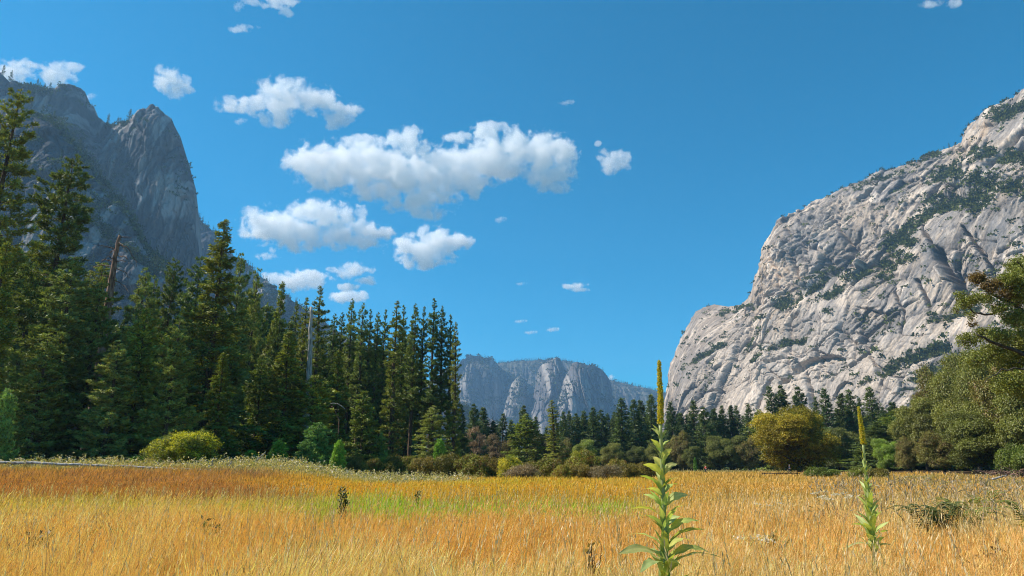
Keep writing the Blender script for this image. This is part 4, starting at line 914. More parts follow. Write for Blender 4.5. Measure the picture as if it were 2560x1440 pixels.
for key, px, py, Y, w, lb, gp in TREES:
    loc, hh = top_h(px, py, Y)
    R_ = wpx(w, px, py, Y) if w else None
    if R_: R_ = R_ * (1.45 if Y > 170 else 1.12)
    put(key, lb, 'fir' if key.startswith('fir') else ('cedar' if 'cedar' in key else 'pine'), gp, loc, hh, R_)
# the leaning pine in the middle gap
loc, hh = top_h(1388, 1000, 190); put('grove_pine_c', 'dark pine leaning to the left before the pale far spire', 'pine', G_FAR, loc, hh, 3.6, tilt=(0, -0.155))
# second ranks that close the forest behind the named trees
rg = random.Random(4)
for i in range(96):
    px = -140 + i * 12.3 + rg.uniform(-8, 8); Y = rg.uniform(112, 165) if px < 700 else rg.uniform(152, 200)
    x, y_, g = gnd(px, Y)
    tip = np.interp(px, [-140, 60, 200, 330, 420, 560, 650, 720, 860, 900, 1130], [560, 700, 760, 790, 800, 740, 790, 830, 860, 845, 850]) + rg.uniform(-25, 50)
    hh = CAM_H + float(unit(px, tip)[1]) * Y - g
    put(rg.choice(['full_pine_b', 'leggy_pine', 'cedar', 'grove_pine_c', 'fir', 'fir_b']), 'one of the dark trees closing the gaps deep behind the left forest edge', 'conifer', 'second rank of the left forest', (x, y_, g), hh, hh * rg.uniform(0.12, 0.17))
for i in range(92):
    px = 1150 + i * 12.4 + rg.uniform(-7, 7); Y = rg.uniform(300, 360)
    x, y_, g = gnd(px, Y)
    tip = np.interp(px, [1150, 1300, 1500, 1700, 1900, 2100, 2300], [1062, 1062, 1040, 1036, 1038, 1022, 1025]) + rg.uniform(-8, 22)
    hh = CAM_H + float(unit(px, tip)[1]) * Y - g
    put(rg.choice(['fir', 'fir_b', 'fir_c']), 'one of the dark trees closing the gaps deep behind the far tree line', 'conifer', 'second rank beyond the meadow', (x, y_, g), hh, hh * rg.uniform(0.14, 0.2))
for i in range(26):
    px = 2190 + i * 22 + rg.uniform(-8, 8); Y = rg.uniform(175, 215); x, y_, g = gnd(px, Y)
    tip = np.interp(px, [2190, 2300, 2420, 2560, 2800], [1060, 1000, 900, 850, 800]) + rg.uniform(0, 40); hh = CAM_H + float(unit(px, tip)[1]) * Y - g
    put(rg.choice(['oak', 'fir_b', 'cedar_b']), 'one of the dark trees filling the right-hand wood from behind', 'tree', 'second rank of the right-hand wood', (x, y_, g), hh, rg.uniform(6, 9))
# leafy trees under the far conifers
LEAFY = [
 ('dry_tree', 1192, 1052, 215, 58, 'bare brownish tree just right of the grove', None), ('dry_tree', 1238, 1072, 220, 60, 'wide greyish bare tree left of the broad olive cedar', None),
 ('oak_b', 1268, 1092, 225, 46, 'olive leafy tree between the bare tree and the broad olive cedar', None), ('oak_b', 1352, 1072, 230, 60, 'drab leafy tree behind the stem of the leaning pine', None),
 ('oak_b', 1412, 1090, 225, 56, 'pale olive leafy tree right of the leaning pine', None), ('sage', 1462, 1090, 205, 62, 'round light green tree with a smooth dome', None),
 ('oak', 1530, 1100, 240, 60, 'dark leafy tree at the foot of the tall regular cone', None), ('oak', 1590, 1110, 240, 60, 'dark leafy tree below the pair of dark cones', None),
 ('oak', 1640, 1100, 238, 60, 'dark leafy tree behind the big flower stalk', None), ('oak_b', 1700, 1072, 240, 66, 'yellowish leafy tree right of the big flower stalk', None),
 ('oak', 1728, 1110, 232, 44, 'low dark leafy tree left of the full grown conifer', None), ('oak', 1792, 1080, 240, 62, 'dark leafy tree first right of the full grown conifer', None),
 ('oak', 1832, 1080, 238, 62, 'dark leafy tree halfway from the hiker to the golden oak', None), ('oak_b', 1866, 1088, 236, 60, 'brownish leafy tree at the left border of the golden oak', None),
 ('oak', 2085, 1060, 232, 90, 'dark leafy tree at the right border of the golden oak', None), ('oak', 2135, 1070, 234, 80, 'dark leafy tree behind the stem of the small flower stalk', None),
 ('oak', 2035, 1075, 240, 80, 'dark leafy tree hidden behind the golden oak', None), ('oak_b', 2170, 1075, 236, 60, 'drab leafy tree left of the bright green one', None),
 ('lime', 2212, 1088, 140, 66, 'bright green leafy tree left of the big leafy wood', None), ('lime', 2238, 1028, 190, 44, 'tall light green tree squeezed against the big leafy wood', None),
 ('golden', 1982, 1017, 165, 205, 'golden yellow oak with a broad round crown on the far meadow edge', None),
 ('oak', 2292, 978, 150, 130, 'leafy tree at the left end of the big dark wood', G_RIGHT), ('oak_b', 2335, 900, 150, 130, 'high olive leafy tree second from the left end of the big dark wood', G_RIGHT),
 ('oak', 2395, 850, 135, 160, 'big dark leafy tree in the middle of the right-hand wood', G_RIGHT), ('oak_b', 2475, 860, 120, 160, 'yellow-olive leafy tree under the overhanging bough', G_RIGHT),
 ('oak', 2448, 838, 118, 150, 'yellow-green leafy tree under the tip of the overhanging bough', G_RIGHT), ('oak_b', 2535, 842, 108, 190, 'tall leafy tree filling the space below the overhanging bough', G_RIGHT),
 ('oak', 2440, 1010, 112, 170, 'low dark green leafy tree in front of the right-hand wood', G_RIGHT), ('oak_b', 2265, 1085, 128, 60, 'small pale leafy tree in front of the left end of the dark wood', G_RIGHT),
 ('oak', 2580, 905, 100, 190, 'dark leafy tree cut by the right border below the overhanging bough', G_RIGHT), ('oak_b', 2345, 1070, 122, 110, 'low brownish leafy tree in the middle foot of the right-hand wood', G_RIGHT),
 ('green_shrub', 2550, 1108, 86, 120, 'bushy green shrub at the right border on the meadow edge', G_RIGHT), ('oak', 2680, 760, 95, 230, 'leafy tree outside the right border', G_RIGHT),
]
PROTO['sage'] = dict(PROTO['oak'], name='light_green_tree'); PROTO['lime'] = dict(PROTO['oak'], name='light_green_tree')
LIME = leaf_mat('lime_leaves', 0.45, (1.3, 1.9, 0.7)); SAGE = leaf_mat('sage_leaves', 0.4, (1.35, 1.6, 0.9))
for key, px, py, Y, w, lb, gp in LEAFY:
    loc, hh = top_h(px, py, Y)
    put(key, lb, 'shrub' if 'shrub' in key else 'tree', gp or 'leafy trees beyond the meadow', loc, hh, wpx(w, px, py, Y), cmat={'lime': LIME, 'sage': SAGE}.get(key))

# the near oak whose bough reaches in from the right border
def bough_tree():
    Y = 58.0; X = float(unit(2700, 900)[0] * Y); g = float(gz(X, Y))
    o = empty('overhanging_oak', (X, Y, g)); rg = np.random.default_rng(77)
    T, Cn, Mo = Geo(), Geo(), Geo()
    rel = lambda px, py, dy=0.0: at(px, py, Y + dy) - np.array([X, Y, g])
    T.tube([(0, 0, -.2), (0.2, 0, 5), (-0.3, 0.2, 11), (-0.2, 0, 18)], [0.62, 0.5, 0.42, 0.25], 9)
    paths = [([(2705, 1010), (2610, 905), (2530, 868), (2470, 850), (2440, 835)], 0.26, -1), ([(2700, 930), (2600, 800), (2530, 760), (2480, 735), (2445, 690)], 0.2, 0.5), ([(2530, 760), (2470, 790), (2415, 770), (2390, 745)], 0.12, 1.0),
             ([(2700, 860), (2620, 720), (2575, 680), (2540, 655)], 0.2, -0.8), ([(2600, 900), (2560, 920), (2500, 925), (2460, 960)], 0.1, -1.5), ([(2690, 800), (2640, 660), (2600, 600)], 0.18, 1)]
    for pts, r, dy in paths:
        p = np.array([rel(a, b, dy * (1 + 0.5 * math.sin(a))) for a, b in pts]); u = np.linspace(0, len(p) - 1, 12)
        p = np.stack([np.interp(u, np.arange(len(p)), p[:, i]) for i in range(3)], -1) + rg.normal(size=(12, 3)) * 0.07
        T.tube(p, np.linspace(r, r * 0.2, 12), 6)
    # leaf masses: px, py, radius px, share, brown?
    M = [(2550, 665, 34, 1, 0), (2520, 700, 26, .9, 0), (2590, 700, 60, 1.3, 0), (2560, 730, 40, 1, 0), (2600, 800, 55, 1.2, 0), (2540, 795, 30, .8, 0), (2500, 770, 24, .5, 0), (2470, 745, 20, .4, 0), (2440, 745, 18, .5, 0), (2410, 758, 18, .6, 0),
         (2400, 735, 12, .3, 0), (2425, 790, 14, .25, 0), (2390, 775, 10, .25, 0), (2450, 700, 12, .3, 1), (2445, 695, 20, .8, 1), (2478, 715, 22, .8, 1), (2515, 735, 18, .6, 1), (2540, 750, 24, .6, 1), (2560, 850, 45, 1, 0), (2500, 840, 30, .7, 0),
         (2460, 835, 24, .7, 0), (2420, 850, 26, .6, 0), (2480, 880, 36, .8, 0), (2540, 900, 50, 1, 0), (2595, 960, 60, 1.2, 0), (2520, 960, 40, .8, 0), (2600, 650, 30, .8, 0), (2640, 740, 60, 1.2, 0), (2650, 860, 70, 1.3, 0), (2440, 900, 26, .6, 0), (2430, 810, 10, .2, 1)]
    mpp = Y / F
    for px, py, r, k, br in M:
        rr = r * mpp; n = int(330 * k * (r / 25.0) ** 1.2)
        v = rg.normal(size=(n, 3)); v /= np.linalg.norm(v, axis=1)[:, None]
        c = rel(px, py, rg.normal() * 1.2) + v * rr * rg.uniform(0.35, 1.12, (n, 1)) * np.array([1, 1, .75])
        k_ = 6; base = (0.13, 0.09, 0.025) if br else (0.16, 0.18, 0.035)
        tc = np.asarray(base)[None] * rg.uniform(0.55, 1.5, (n, 1))
        Cn.rhombs(np.repeat(c, k_, 0) + rg.normal(size=(n * k_, 3)) * 0.10, rg.normal(size=(n * k_, 3)) + [0, 0, -.1], rg.uniform(.12, .22, n * k_), 0.10, rg, np.repeat(tc, k_, 0))
        for q in range(max(2, int(3 * k))):
            e = c[rg.integers(n)]; T.tube([rel(px + 8, py + 6), (rel(px, py) + e) / 2, e], [0.035, 0.025, 0.01], 3, cap=False)
    link('trunk', T.mesh('oak_limbs', BARK_OAK, True), o); link('crown', Cn.mesh('oak_foliage', BROAD), o)
    tag(o, 'near oak reaching in from the right border with sparse boughs and brown tufts', 'tree', G_RIGHT)
bough_tree()

# young conifers and shrubs along the forest foot
YOUNG = [
 ('sapling_b', 20, 975, 66, 80, 'bright young pine at the left border in front of the cedar', 'pine'), ('sapling_b', 797, 1058, 88, 84, 'taller young pine behind two green ones at the forest foot', 'pine'),
 ('sapling_b', 768, 1100, 84, 60, 'young blue-green pine at the left of the taller young pine', 'pine'), ('sapling', 699, 1102, 82, 50, 'round fresh green young cedar standing alone left of the young pines', 'cedar'),
 ('sapling', 849, 1103, 86, 40, 'round fresh green young cedar right of the young pines', 'cedar'), ('sapling_b', 954, 1084, 110, 42, 'small young pine under the left part of the grove', 'pine'),
 ('sapling', 1100, 1100, 112, 44, 'fresh green young cedar beside the rounded pale pine', 'cedar'), ('sapling', 628, 1126, 82, 44, 'low green sapling between the golden shrub and the lone young cedar', 'cedar'),
 ('sapling', 345, 1140, 72, 40, 'tiny green sapling left of the golden shrub', 'cedar'), ('sapling', 1737, 1145, 225, 12, 'tiny sapling on the meadow edge near the hiker in red', 'cedar'),
]
for key, px, py, Y, w, lb, cat in YOUNG:
    loc, hh = top_h(px, py, Y, 0.05); put(key, lb, cat, 'young conifers at the forest foot', loc, hh, wpx(w, px, py, Y))
SHR = [
 ('gold_shrub', 480, 1090, 70, 170, 'golden yellow rounded shrub at the foot of the big olive cedar'),
 ('rust_shrub', 893, 1134, 92, 70, 'rust red shrub at the left end of the shrub belt'), ('round_shrub', 935, 1140, 95, 70, 'yellowish shrub next to the rust red one'),
 ('rust_shrub', 985, 1132, 96, 80, 'brown-green shrub under the left part of the grove'), ('round_shrub', 1030, 1138, 96, 70, 'olive shrub below the rounded pale pine'),
 ('rust_shrub', 1075, 1136, 94, 80, 'dull rusty shrub right below the rounded pale pine'), ('rust_shrub', 1130, 1128, 92, 100, 'olive brown shrub in front of the right end of the grove'),
 ('round_shrub', 1185, 1132, 90, 95, 'yellow-brown shrub just right of the grove'), ('rust_shrub', 1235, 1140, 92, 80, 'dark rusty shrub right of the yellow-brown one'),
 ('gold_shrub', 1280, 1150, 86, 84, 'bright yellow shrub in the middle of the shrub belt'), ('twig_shrub', 1300, 1158, 80, 100, 'dry twiggy shrub in front of the bright yellow one'),
 ('rust_shrub', 1330, 1148, 92, 80, 'dark brown shrub behind the dry twiggy one'), ('round_shrub', 1372, 1142, 90, 80, 'yellow-brown shrub below the leaning pine'),
 ('round_shrub', 1462, 1122, 88, 100, 'tallest yellow-green shrub of the belt, with a ragged top'), ('round_shrub', 1415, 1160, 84, 60, 'low green shrub left of the tallest one'),
 ('rust_shrub', 1460, 1156, 84, 70, 'reddish shrub in front of the tallest one'), ('twig_shrub', 1508, 1158, 82, 90, 'grey-brown twiggy dome right of the tallest shrub'),
 ('rust_shrub', 1560, 1152, 88, 80, 'rusty orange shrub left of the big flower stalk'), ('rust_shrub', 1608, 1152, 88, 90, 'dark orange shrub touching the big flower stalk'),
 ('round_shrub', 1545, 1145, 96, 60, 'brownish green shrub behind the rusty orange one'),
 ('green_shrub', 2048, 1168, 96, 100, 'low wide dark green shrub below the golden oak'), ('green_shrub', 2150, 1168, 88, 70, 'yellow-green shrub behind the stem of the small flower stalk'),
 ('rust_shrub', 2192, 1168, 86, 80, 'dark brown shrub just right of the small flower stalk'),
]
for key, px, py, Y, w, lb in SHR:
    loc, hh = top_h(px, py, Y, 0.1)
    if Y > 60 and px > 1200 and px < 1660: pass
    put(key, lb, 'shrub', 'shrub belt on the meadow' if 870 < px < 1640 else None, loc, max(hh, 1.2), wpx(w, px, py, Y))

# lone pines on the skylines
rgr = np.random.default_rng(12)
def skyline(P_, PXs, spots, lb, gp):
    for px, h_ in spots:
        i = int(np.argmin(np.abs(PXs - px))); p = P_[i] - np.array([0, 0, 1.5])
        put('ridge_pine', lb, 'pine', gp, tuple(float(q) for q in p), h_)
skyline(PROW_TOP, PROW_PX, [(268, 30), (285, 16), (296, 22), (303, 18), (322, 38), (312, 14)], 'small pine on the notch between the shaded prow and its left shoulder', 'pines on the skyline notch')
skyline(PROW_TOP, PROW_PX, [(5, 26), (22, 30), (86, 24), (95, 14), (106, 16), (118, 20)], 'small pine on the skyline in front of the top left clouds', 'pines on the top left skyline')
skyline(SPUR_TOP, SPUR_PX, [(136, 16), (200, 16), (246, 12), (300, 16), (322, 14), (345, 14), (375, 12)], 'small pine on the crest of the rocky spur', 'pines on the rocky spur')
skyline(RIDGE_R, RIDGE_R_PX, [(2371, 14), (2360, 9), (2305, 12), (2277, 10), (2250, 9), (2200, 8), (2180, 9), (2145, 7)], 'small pine on the sunlit brow of the pale wall', 'pines on the pale wall brow')

# dead trunks
def snag(name, path, Y, r0, r1, brs, mat, lb, seed):
    rg = np.random.default_rng(seed); p = np.array([at(a, b, Y) for a, b in path]); base = p[0].copy(); base[2] = float(gz(base[0], base[1]))
    p = np.concatenate([[base], p]) - base
    u = np.linspace(0, len(p) - 1, 22); q = np.stack([np.interp(u, np.arange(len(p)), p[:, i]) for i in range(3)], -1) + rg.normal(size=(22, 3)) * 0.04
    o = empty(name, tuple(base)); T = Geo(); T.tube(q, np.linspace(r0, r1, 22), 9); link('trunk', T.mesh('dead_trunk', mat, True), o)
    for pts in brs:
        b = np.array([at(a, c, Y + d) for a, c, d in pts]) - base; k = max(6, 3 * len(b)); u = np.linspace(0, len(b) - 1, k)
        b = np.stack([np.interp(u, np.arange(len(b)), b[:, i]) for i in range(3)], -1) + rg.normal(size=(k, 3)) * 0.05
        G = Geo(); G.tube(b, np.linspace(0.085, 0.025, k), 5); link('branch', G.mesh('dead_branch', mat, True), o)
    tag(o, lb, 'dead tree')
snag('dead_tree', [(278, 715), (286, 655), (298, 588)], 96, 0.62, 0.20, [[(297, 594, 0), (315, 592, .5), (328, 594, 1)], [(290, 622, 0), (262, 616, -.5), (232, 611, -1)], [(295, 612, 0), (318, 618, .6), (340, 652, 1), (342, 668, 1)], [(286, 655, 0), (262, 648, 0), (250, 652, -.6)], [(288, 650, 0), (270, 640, -.8), (248, 662, -1)],
      [(289, 655, 0), (306, 651, .5), (317, 654, .8)], [(284, 668, 0), (255, 662, .5), (230, 668, 1), (226, 690, 1)], [(290, 640, 0), (315, 642, -.8), (322, 660, -1)], [(287, 670, 0), (312, 680, .5), (328, 700, .6)], [(283, 690, 0), (255, 690, -.5), (238, 712, -.6)], [(284, 700, 0), (310, 712, -.5), (325, 735, -1)], [(294, 605, 0), (305, 612, -.8), (320, 632, -1)],
      [(292, 625, 0), (278, 628, .6), (272, 642, .8)]], DEADBROWN, 'brown broken-topped dead tree with spidery bare branches', 61)
snag('dead_tree', [(772, 950), (774, 900), (776, 840), (778, 768)], 116, 0.62, 0.22, [[(777, 818, 0), (768, 819, 0), (760, 821, 0)], [(775, 878, 0), (765, 875, .3), (754, 879, .5)], [(775, 893, 0), (788, 893, -.2), (791, 894, -.2)], [(773, 925, 0), (762, 922, .3), (757, 914, .5)], [(778, 780, 0), (774, 772, 0), (772, 768, 0)], [(776, 845, 0), (766, 846, 0)]],
     DEADWOOD, 'straight white bleached dead trunk standing among the pines', 62)
def stray(name, pts, Y, r0, r1, mat, lb, cat, seed, k=7):
    rg = np.random.default_rng(seed); p = np.array([at(a, b, Y + d) for a, b, d in pts]); n = 4 * len(p); u = np.linspace(0, len(p) - 1, n)
    q = np.stack([np.interp(u, np.arange(len(p)), p[:, i]) for i in range(3)], -1); c = q[0].copy(); q = q - c + rg.normal(size=q.shape) * r0 * 0.18
    G = Geo(); G.tube(q, np.linspace(r0, r1, n), k); o = link(name, G.mesh(name, mat, True), loc=tuple(c)); tag(o, lb, cat)
stray('bent_branch', [(862, 1022, 0), (845, 1010, 0), (832, 1008, 0), (826, 1010, 0)], 107, 0.08, 0.04, DEADWOOD, 'pale arched dead branch in the dark below the pointed cedar', 'branch', 63)
stray('curved_stem', [(846, 1085, 0), (848, 1050, 0), (838, 1028, 0), (829, 1016, 0)], 107, 0.09, 0.04, DEADBROWN, 'grey curved dead stem under the pale arched branch', 'branch', 64)
stray('fallen_log', [(-30, 1154, 0), (150, 1160, 0), (300, 1166, .4), (450, 1173, 0), (600, 1178, .6)], 60, 0.12, 0.07, DEADWOOD, 'long pale fallen log lying along the left meadow edge', 'log', 65)
stray('broken_stake', [(527, 1172, 0), (529, 1160, 0), (533, 1146, 0)], 62, 0.09, 0.05, DEADWOOD, 'upright grey stake right of the golden shrub', 'stake', 66)
stray('leaning_stake', [(571, 1168, 0), (580, 1152, 0)], 62, 0.07, 0.04, DEADWOOD, 'leaning thin stake right of the upright grey one', 'stake', 67)
stray('leaning_dead_stem', [(600, 1175, 0), (640, 1152, 0), (664, 1130, 0)], 70, 0.08, 0.05, DEADWOOD, 'bent dead stem leaning before the lone young cedar', 'branch', 68)
stray('fallen_branch', [(2480, 1199, 0), (2500, 1193, 0), (2518, 1188, 0)], 62, 0.10, 0.05, DEADWOOD, 'grey fallen branch in the grass at the far right', 'branch', 69)
def brush_pile():
    Y = 84; x, y, g = gnd(2520, Y); rg = np.random.default_rng(70); G = Geo()
    for i in range(60):
        a = np.array([rg.uniform(-3.2, 3.2), rg.uniform(-.8, .8), rg.uniform(0, .7)]); d = rg.normal(size=3) * [1.2, .5, .45]; d[2] = abs(d[2])
        G.tube([a, a + d * .5 + rg.normal(size=3) * .08, a + d], [.05, .035, .015], 4, cap=False)
    tag(link('brush_pile', G.mesh('brush_pile', DEADBROWN), loc=(x, y, g)), 'tangled pile of brown dead branches at the right meadow edge', 'brush pile')
brush_pile()

# ------------------------------------------------------------------ the meadow plants
def blades(name, n, ymin, ymax, smin, smax, seed, mode='grass', hk=1.0, wk=1.0, pw=1.6):
    rg = np.random.default_rng(seed)
    # density falls with distance so that the cover stays even to the eye
    u = rg.random(n); a = 1 - pw
    y = (ymin ** a + u * (ymax ** a - ymin ** a)) ** (1 / a)
    s = rg.uniform(smin, smax, n); x = s * y
    tuftn = vnoise(x * 1.7, y * 1.7, 0, 5) + 0.6 * vnoise(x * 4, y * 4, 0, 6)
    c, h, weed = zone(x, y)
    keep = (rg.random(n) < np.clip(0.72 + 1.0 * tuftn, 0.08, 1))
    edge = np.interp(s, [-0.8, -0.35, -0.1, -0.05, 0.1, 0.3, 0.5, 0.7], [72, 84, 120, 150, 240, 260, 130, 75])
    keep &= y < edge + 3
    if mode == 'weed': keep &= (rg.random(n) < weed + 0.5 * sstep(150, 200, y) * (s > 0.1) + 0.06 * sstep(.46, .56, s) * (y > 30))
    x, y, s, c, h, tuftn = x[keep], y[keep], s[keep], c[keep], h[keep], tuftn[keep]; n = len(x)
    z = gz(x, y) - 0.02
    wind = 0.35 * fbm(x / 5, y / 5, 0, 8, 2)
    hh = h * rg.uniform(0.55, 1.2, n) * hk * (1 + 0.38 * tuftn + 0.25 * vnoise(x / 2.3, y / 2.3, 0, 12))
    az = rg.uniform(0, 6.283, n); ln = rg.uniform(0.05, 0.45, n) * hh
    dx = np.cos(az) * ln + (0.12 + wind * 0.4) * hh; dy = np.sin(az) * ln
    w = np.maximum(0.0026, y * 0.00030) * rg.uniform(0.7, 1.4, n) * wk
    # blade faces turn at random about the vertical
    fa = rg.uniform(0, 3.14, n); wx, wy = np.cos(fa) * w, np.sin(fa) * w
    P0 = np.stack([x, y, z], -1); P1 = P0 + np.stack([dx * 0.25, dy * 0.25, hh * 0.55], -1); P2 = P0 + np.stack([dx, dy, hh], -1)
    side = np.stack([wx, wy, np.zeros(n)], -1)
    head = rg.random(n) < (0.35 if mode == 'grass' else 0)
    w1 = np.where(head, 0.5, 0.8)[:, None]
    V = np.stack([P0 - side * 0.6, P0 + side * 0.6, P1 + side * w1, P1 - side * w1, P2], 1)
    base = np.arange(n)[:, None] * 5
    q = base + np.array([[0, 1, 2, 3]]); t = base + np.array([[3, 2, 4]])
    cc = c * rg.uniform(0.72, 1.25, (n, 1)) * np.array([1, 1, 1])
    cc = np.where(rg.random((n, 1)) < 0.18, cc * np.array([[1.08, 1.15, 1.5]]), cc)
    cc = np.where(rg.random((n, 1)) < 0.10, cc * np.array([[0.45, 0.5, 0.5]]), cc)
    cc = np.clip(cc, 0.01, 0.92)
    CC = np.repeat(cc, 5, 0)
    g = Geo(); g.add(V.reshape(-1, 3), q, t, CC)
    # seed heads: slim spindles at the tips of some stalks
    if mode == 'grass':
        m = head & (y < 45)
        hp = P2[m]; d = (P2 - P1)[m]; d /= np.linalg.norm(d, axis=1)[:, None]
        for r in range(2):
            g.rhombs(hp - d * 0.02, d, hh[m] * 0.22, w[m] * 2.0, rg, np.clip(cc[m] * np.array([1.12, 1.1, 1.15]), 0, .92))
    else:
        k = 7; c2 = np.repeat(P0, k, 0); f = rg.uniform(0.35, 1.05, n * k)
        c2 = c2 + np.repeat(np.stack([dx, dy, hh], -1), k, 0) * f[:, None]
        d = rg.normal(size=(n * k, 3)) * [1, 1, .3] + [0, 0, .5]
        lc = np.where(rg.random((n * k, 1)) < 0.5, np.array([[0.60, 0.52, 0.36]]), np.array([[0.42, 0.38, 0.10]])) * rg.uniform(0.6, 1.3, (n * k, 1))
        g.rhombs(c2, d, 0.20, 0.10, rg, np.clip(lc, 0, .9))
    return tag(link(name, g.mesh(name, GRASS)), kind='stuff')
o = blades('meadow_grass', 640000, 4.2, 40, -1.05, 1.05, 201, pw=1.9); tag(o, 'dry golden meadow grass with seed heads', 'grass')
o = blades('far_meadow_grass', 330000, 38, 270, -0.95, 0.95, 202, hk=1.0, wk=1.5, pw=2.0); tag(o, 'orange and rusty grass in the back of the meadow', 'grass')
o = blades('pale_weeds', 26000, 50, 262, -0.85, 0.85, 203, 'weed', hk=1.7, wk=1.2, pw=1.4); tag(o, 'pale dried broad-leaved weeds along the meadow edge', 'weeds')
def tall_stalks():
    rg = np.random.default_rng(204); g = Geo()
    n = 2600; y = rg.uniform(5, 30, n) ** 1.0; s = rg.uniform(-.85, .9, n); x = s * y; z = gz(x, y)
    hh = rg.uniform(0.6, 0.95, n); az = rg.uniform(0, 6.28, n); ln = rg.uniform(.1, .4, n) * hh
    P0 = np.stack([x, y, z], -1); tip = np.stack([np.cos(az) * ln + .1 * hh, np.sin(az) * ln, hh], -1)
    for k in range(2):
        d = tip.copy(); g.rhombs(P0, d, np.linalg.norm(tip, axis=1), 0.006 + 0.0006 * y, rg, np.array([0.62, 0.45, 0.2]))
    for k in range(5):
        f = 0.78 + 0.055 * k
        g.rhombs(P0 + tip * f, tip + rg.normal(size=tip.shape) * 0.10, 0.07, 0.010 + 0.0004 * y, rg, np.array([0.72, 0.56, 0.30]) * rg.uniform(.7, 1.2, (n, 1)))
    # dead brown and grey stems on the right-hand side
    n = 700; y = rg.uniform(14, 60, n); s = rg.uniform(.42, .85, n); x = s * y; z = gz(x, y); hh = rg.uniform(.6, 1.3, n)
    P0 = np.stack([x, y, z], -1); d = rg.normal(size=(n, 3)) * [.35, .35, 0] + [0, 0, 1]
    g.rhombs(P0, d, hh, 0.012 + 0.0007 * y, rg, np.array([0.34, 0.25, 0.17]) * rg.uniform(.5, 1.6, (n, 1)))
    for k in range(4): g.rhombs(P0 + d * (hh * rg.uniform(.4, .95, n))[:, None], d + rg.normal(size=(n, 3)) * .6, .16, .02 + 0.0006 * y, rg, np.array([0.34, 0.27, 0.17]) * rg.uniform(.5, 1.6, (n, 1)))
    tag(link('tall_dry_stalks', g.mesh('tall_dry_stalks', GRASS)), 'loose taller straw stalks standing above the grass', 'dry stalks', kind='stuff')
tall_stalks()

# ------------------------------------------------------------------ mullein stalks
MLEAF = leaf_mat('woolly_leaf', 0.38, (1, 1, 1), gloss=0.03, vary=0.0)
MFLOW = leaf_mat('yellow_flower_spike', 0.25, gloss=0.02, vary=0)
def mullein_leaf(b, tip, wid, rg, col, sag=0.12, n=11, m=5, fold=0.14):
    b, tip = np.array(b, float), np.array(tip, float); v = tip - b; L = np.linalg.norm(v); v /= L
    hz = np.array([v[0], v[1], 0]); hz /= np.linalg.norm(hz) + 1e-6
    up = np.array([0, 0, 1.0]) - v * v[2]; up /= np.linalg.norm(up) + 1e-6
    sd_ = np.cross(v, up)
    tw = rg.normal() * 0.45; torn = rg.random() < 0.35; ru = rg.uniform(0.04, 0.13)
    u = np.linspace(0, 1, n); w = wid * np.clip(np.sin(np.pi * (0.08 + 0.92 * u) ** 0.85), 0, 1) ** 0.75 * (1 - 0.25 * (u < .2))
    w[-1] = wid * 0.03
    w = w * (1 + 0.10 * np.sin(u * rg.uniform(9, 16) + rg.uniform(0, 6))) * (1 - (0.35 * np.exp(-((u - rg.uniform(.4, .8)) / .06) ** 2) if torn else 0))
    arc = L * (0.11 * np.sin(np.pi * u) - sag * 0.6 * u ** 3)
    V = []
    for i in range(n):
        c = b + v * L * u[i] + up * arc[i]; t_ = tw * u[i] * 1.6
        s1 = sd_ * math.cos(t_) + up * math.sin(t_); n1 = np.cross(s1, v)
        for j in range(m):
            q = (j / (m - 1) - 0.5) * 2
            V.append(c + s1 * q * w[i] * 0.5 + n1 * (-abs(q)) * -fold * w[i] * 0.5 + n1 * (ru * w[i] * math.sin(u[i] * 19 + q * 3 + tw * 9) * abs(q)))
    V = np.array(V); i = np.arange(n - 1)[:, None] * m + np.arange(m - 1)[None]
    q = np.stack([i, i + 1, i + m + 1, i + m], -1).reshape(-1, 4)
    cc = np.tile(np.asarray(col) * rg.uniform(.72, 1.15) * np.array([rg.uniform(.85, 1.1), 1, rg.uniform(.7, 1.3)]), (len(V), 1)) * rg.uniform(.92, 1.08, (len(V), 1))
    uu = np.repeat(u, m); br = np.clip((uu - rg.uniform(.75, 1.3)) * 4, 0, 1)[:, None] * rg.uniform(.2, 1); cc = cc * (1 - br) + np.array([.42, .33, .16]) * br
    mid = np.zeros(len(V), bool); mid[m // 2::m] = True; cc[mid] *= [1.25, 1.2, 1.3]
    return V, q, cc
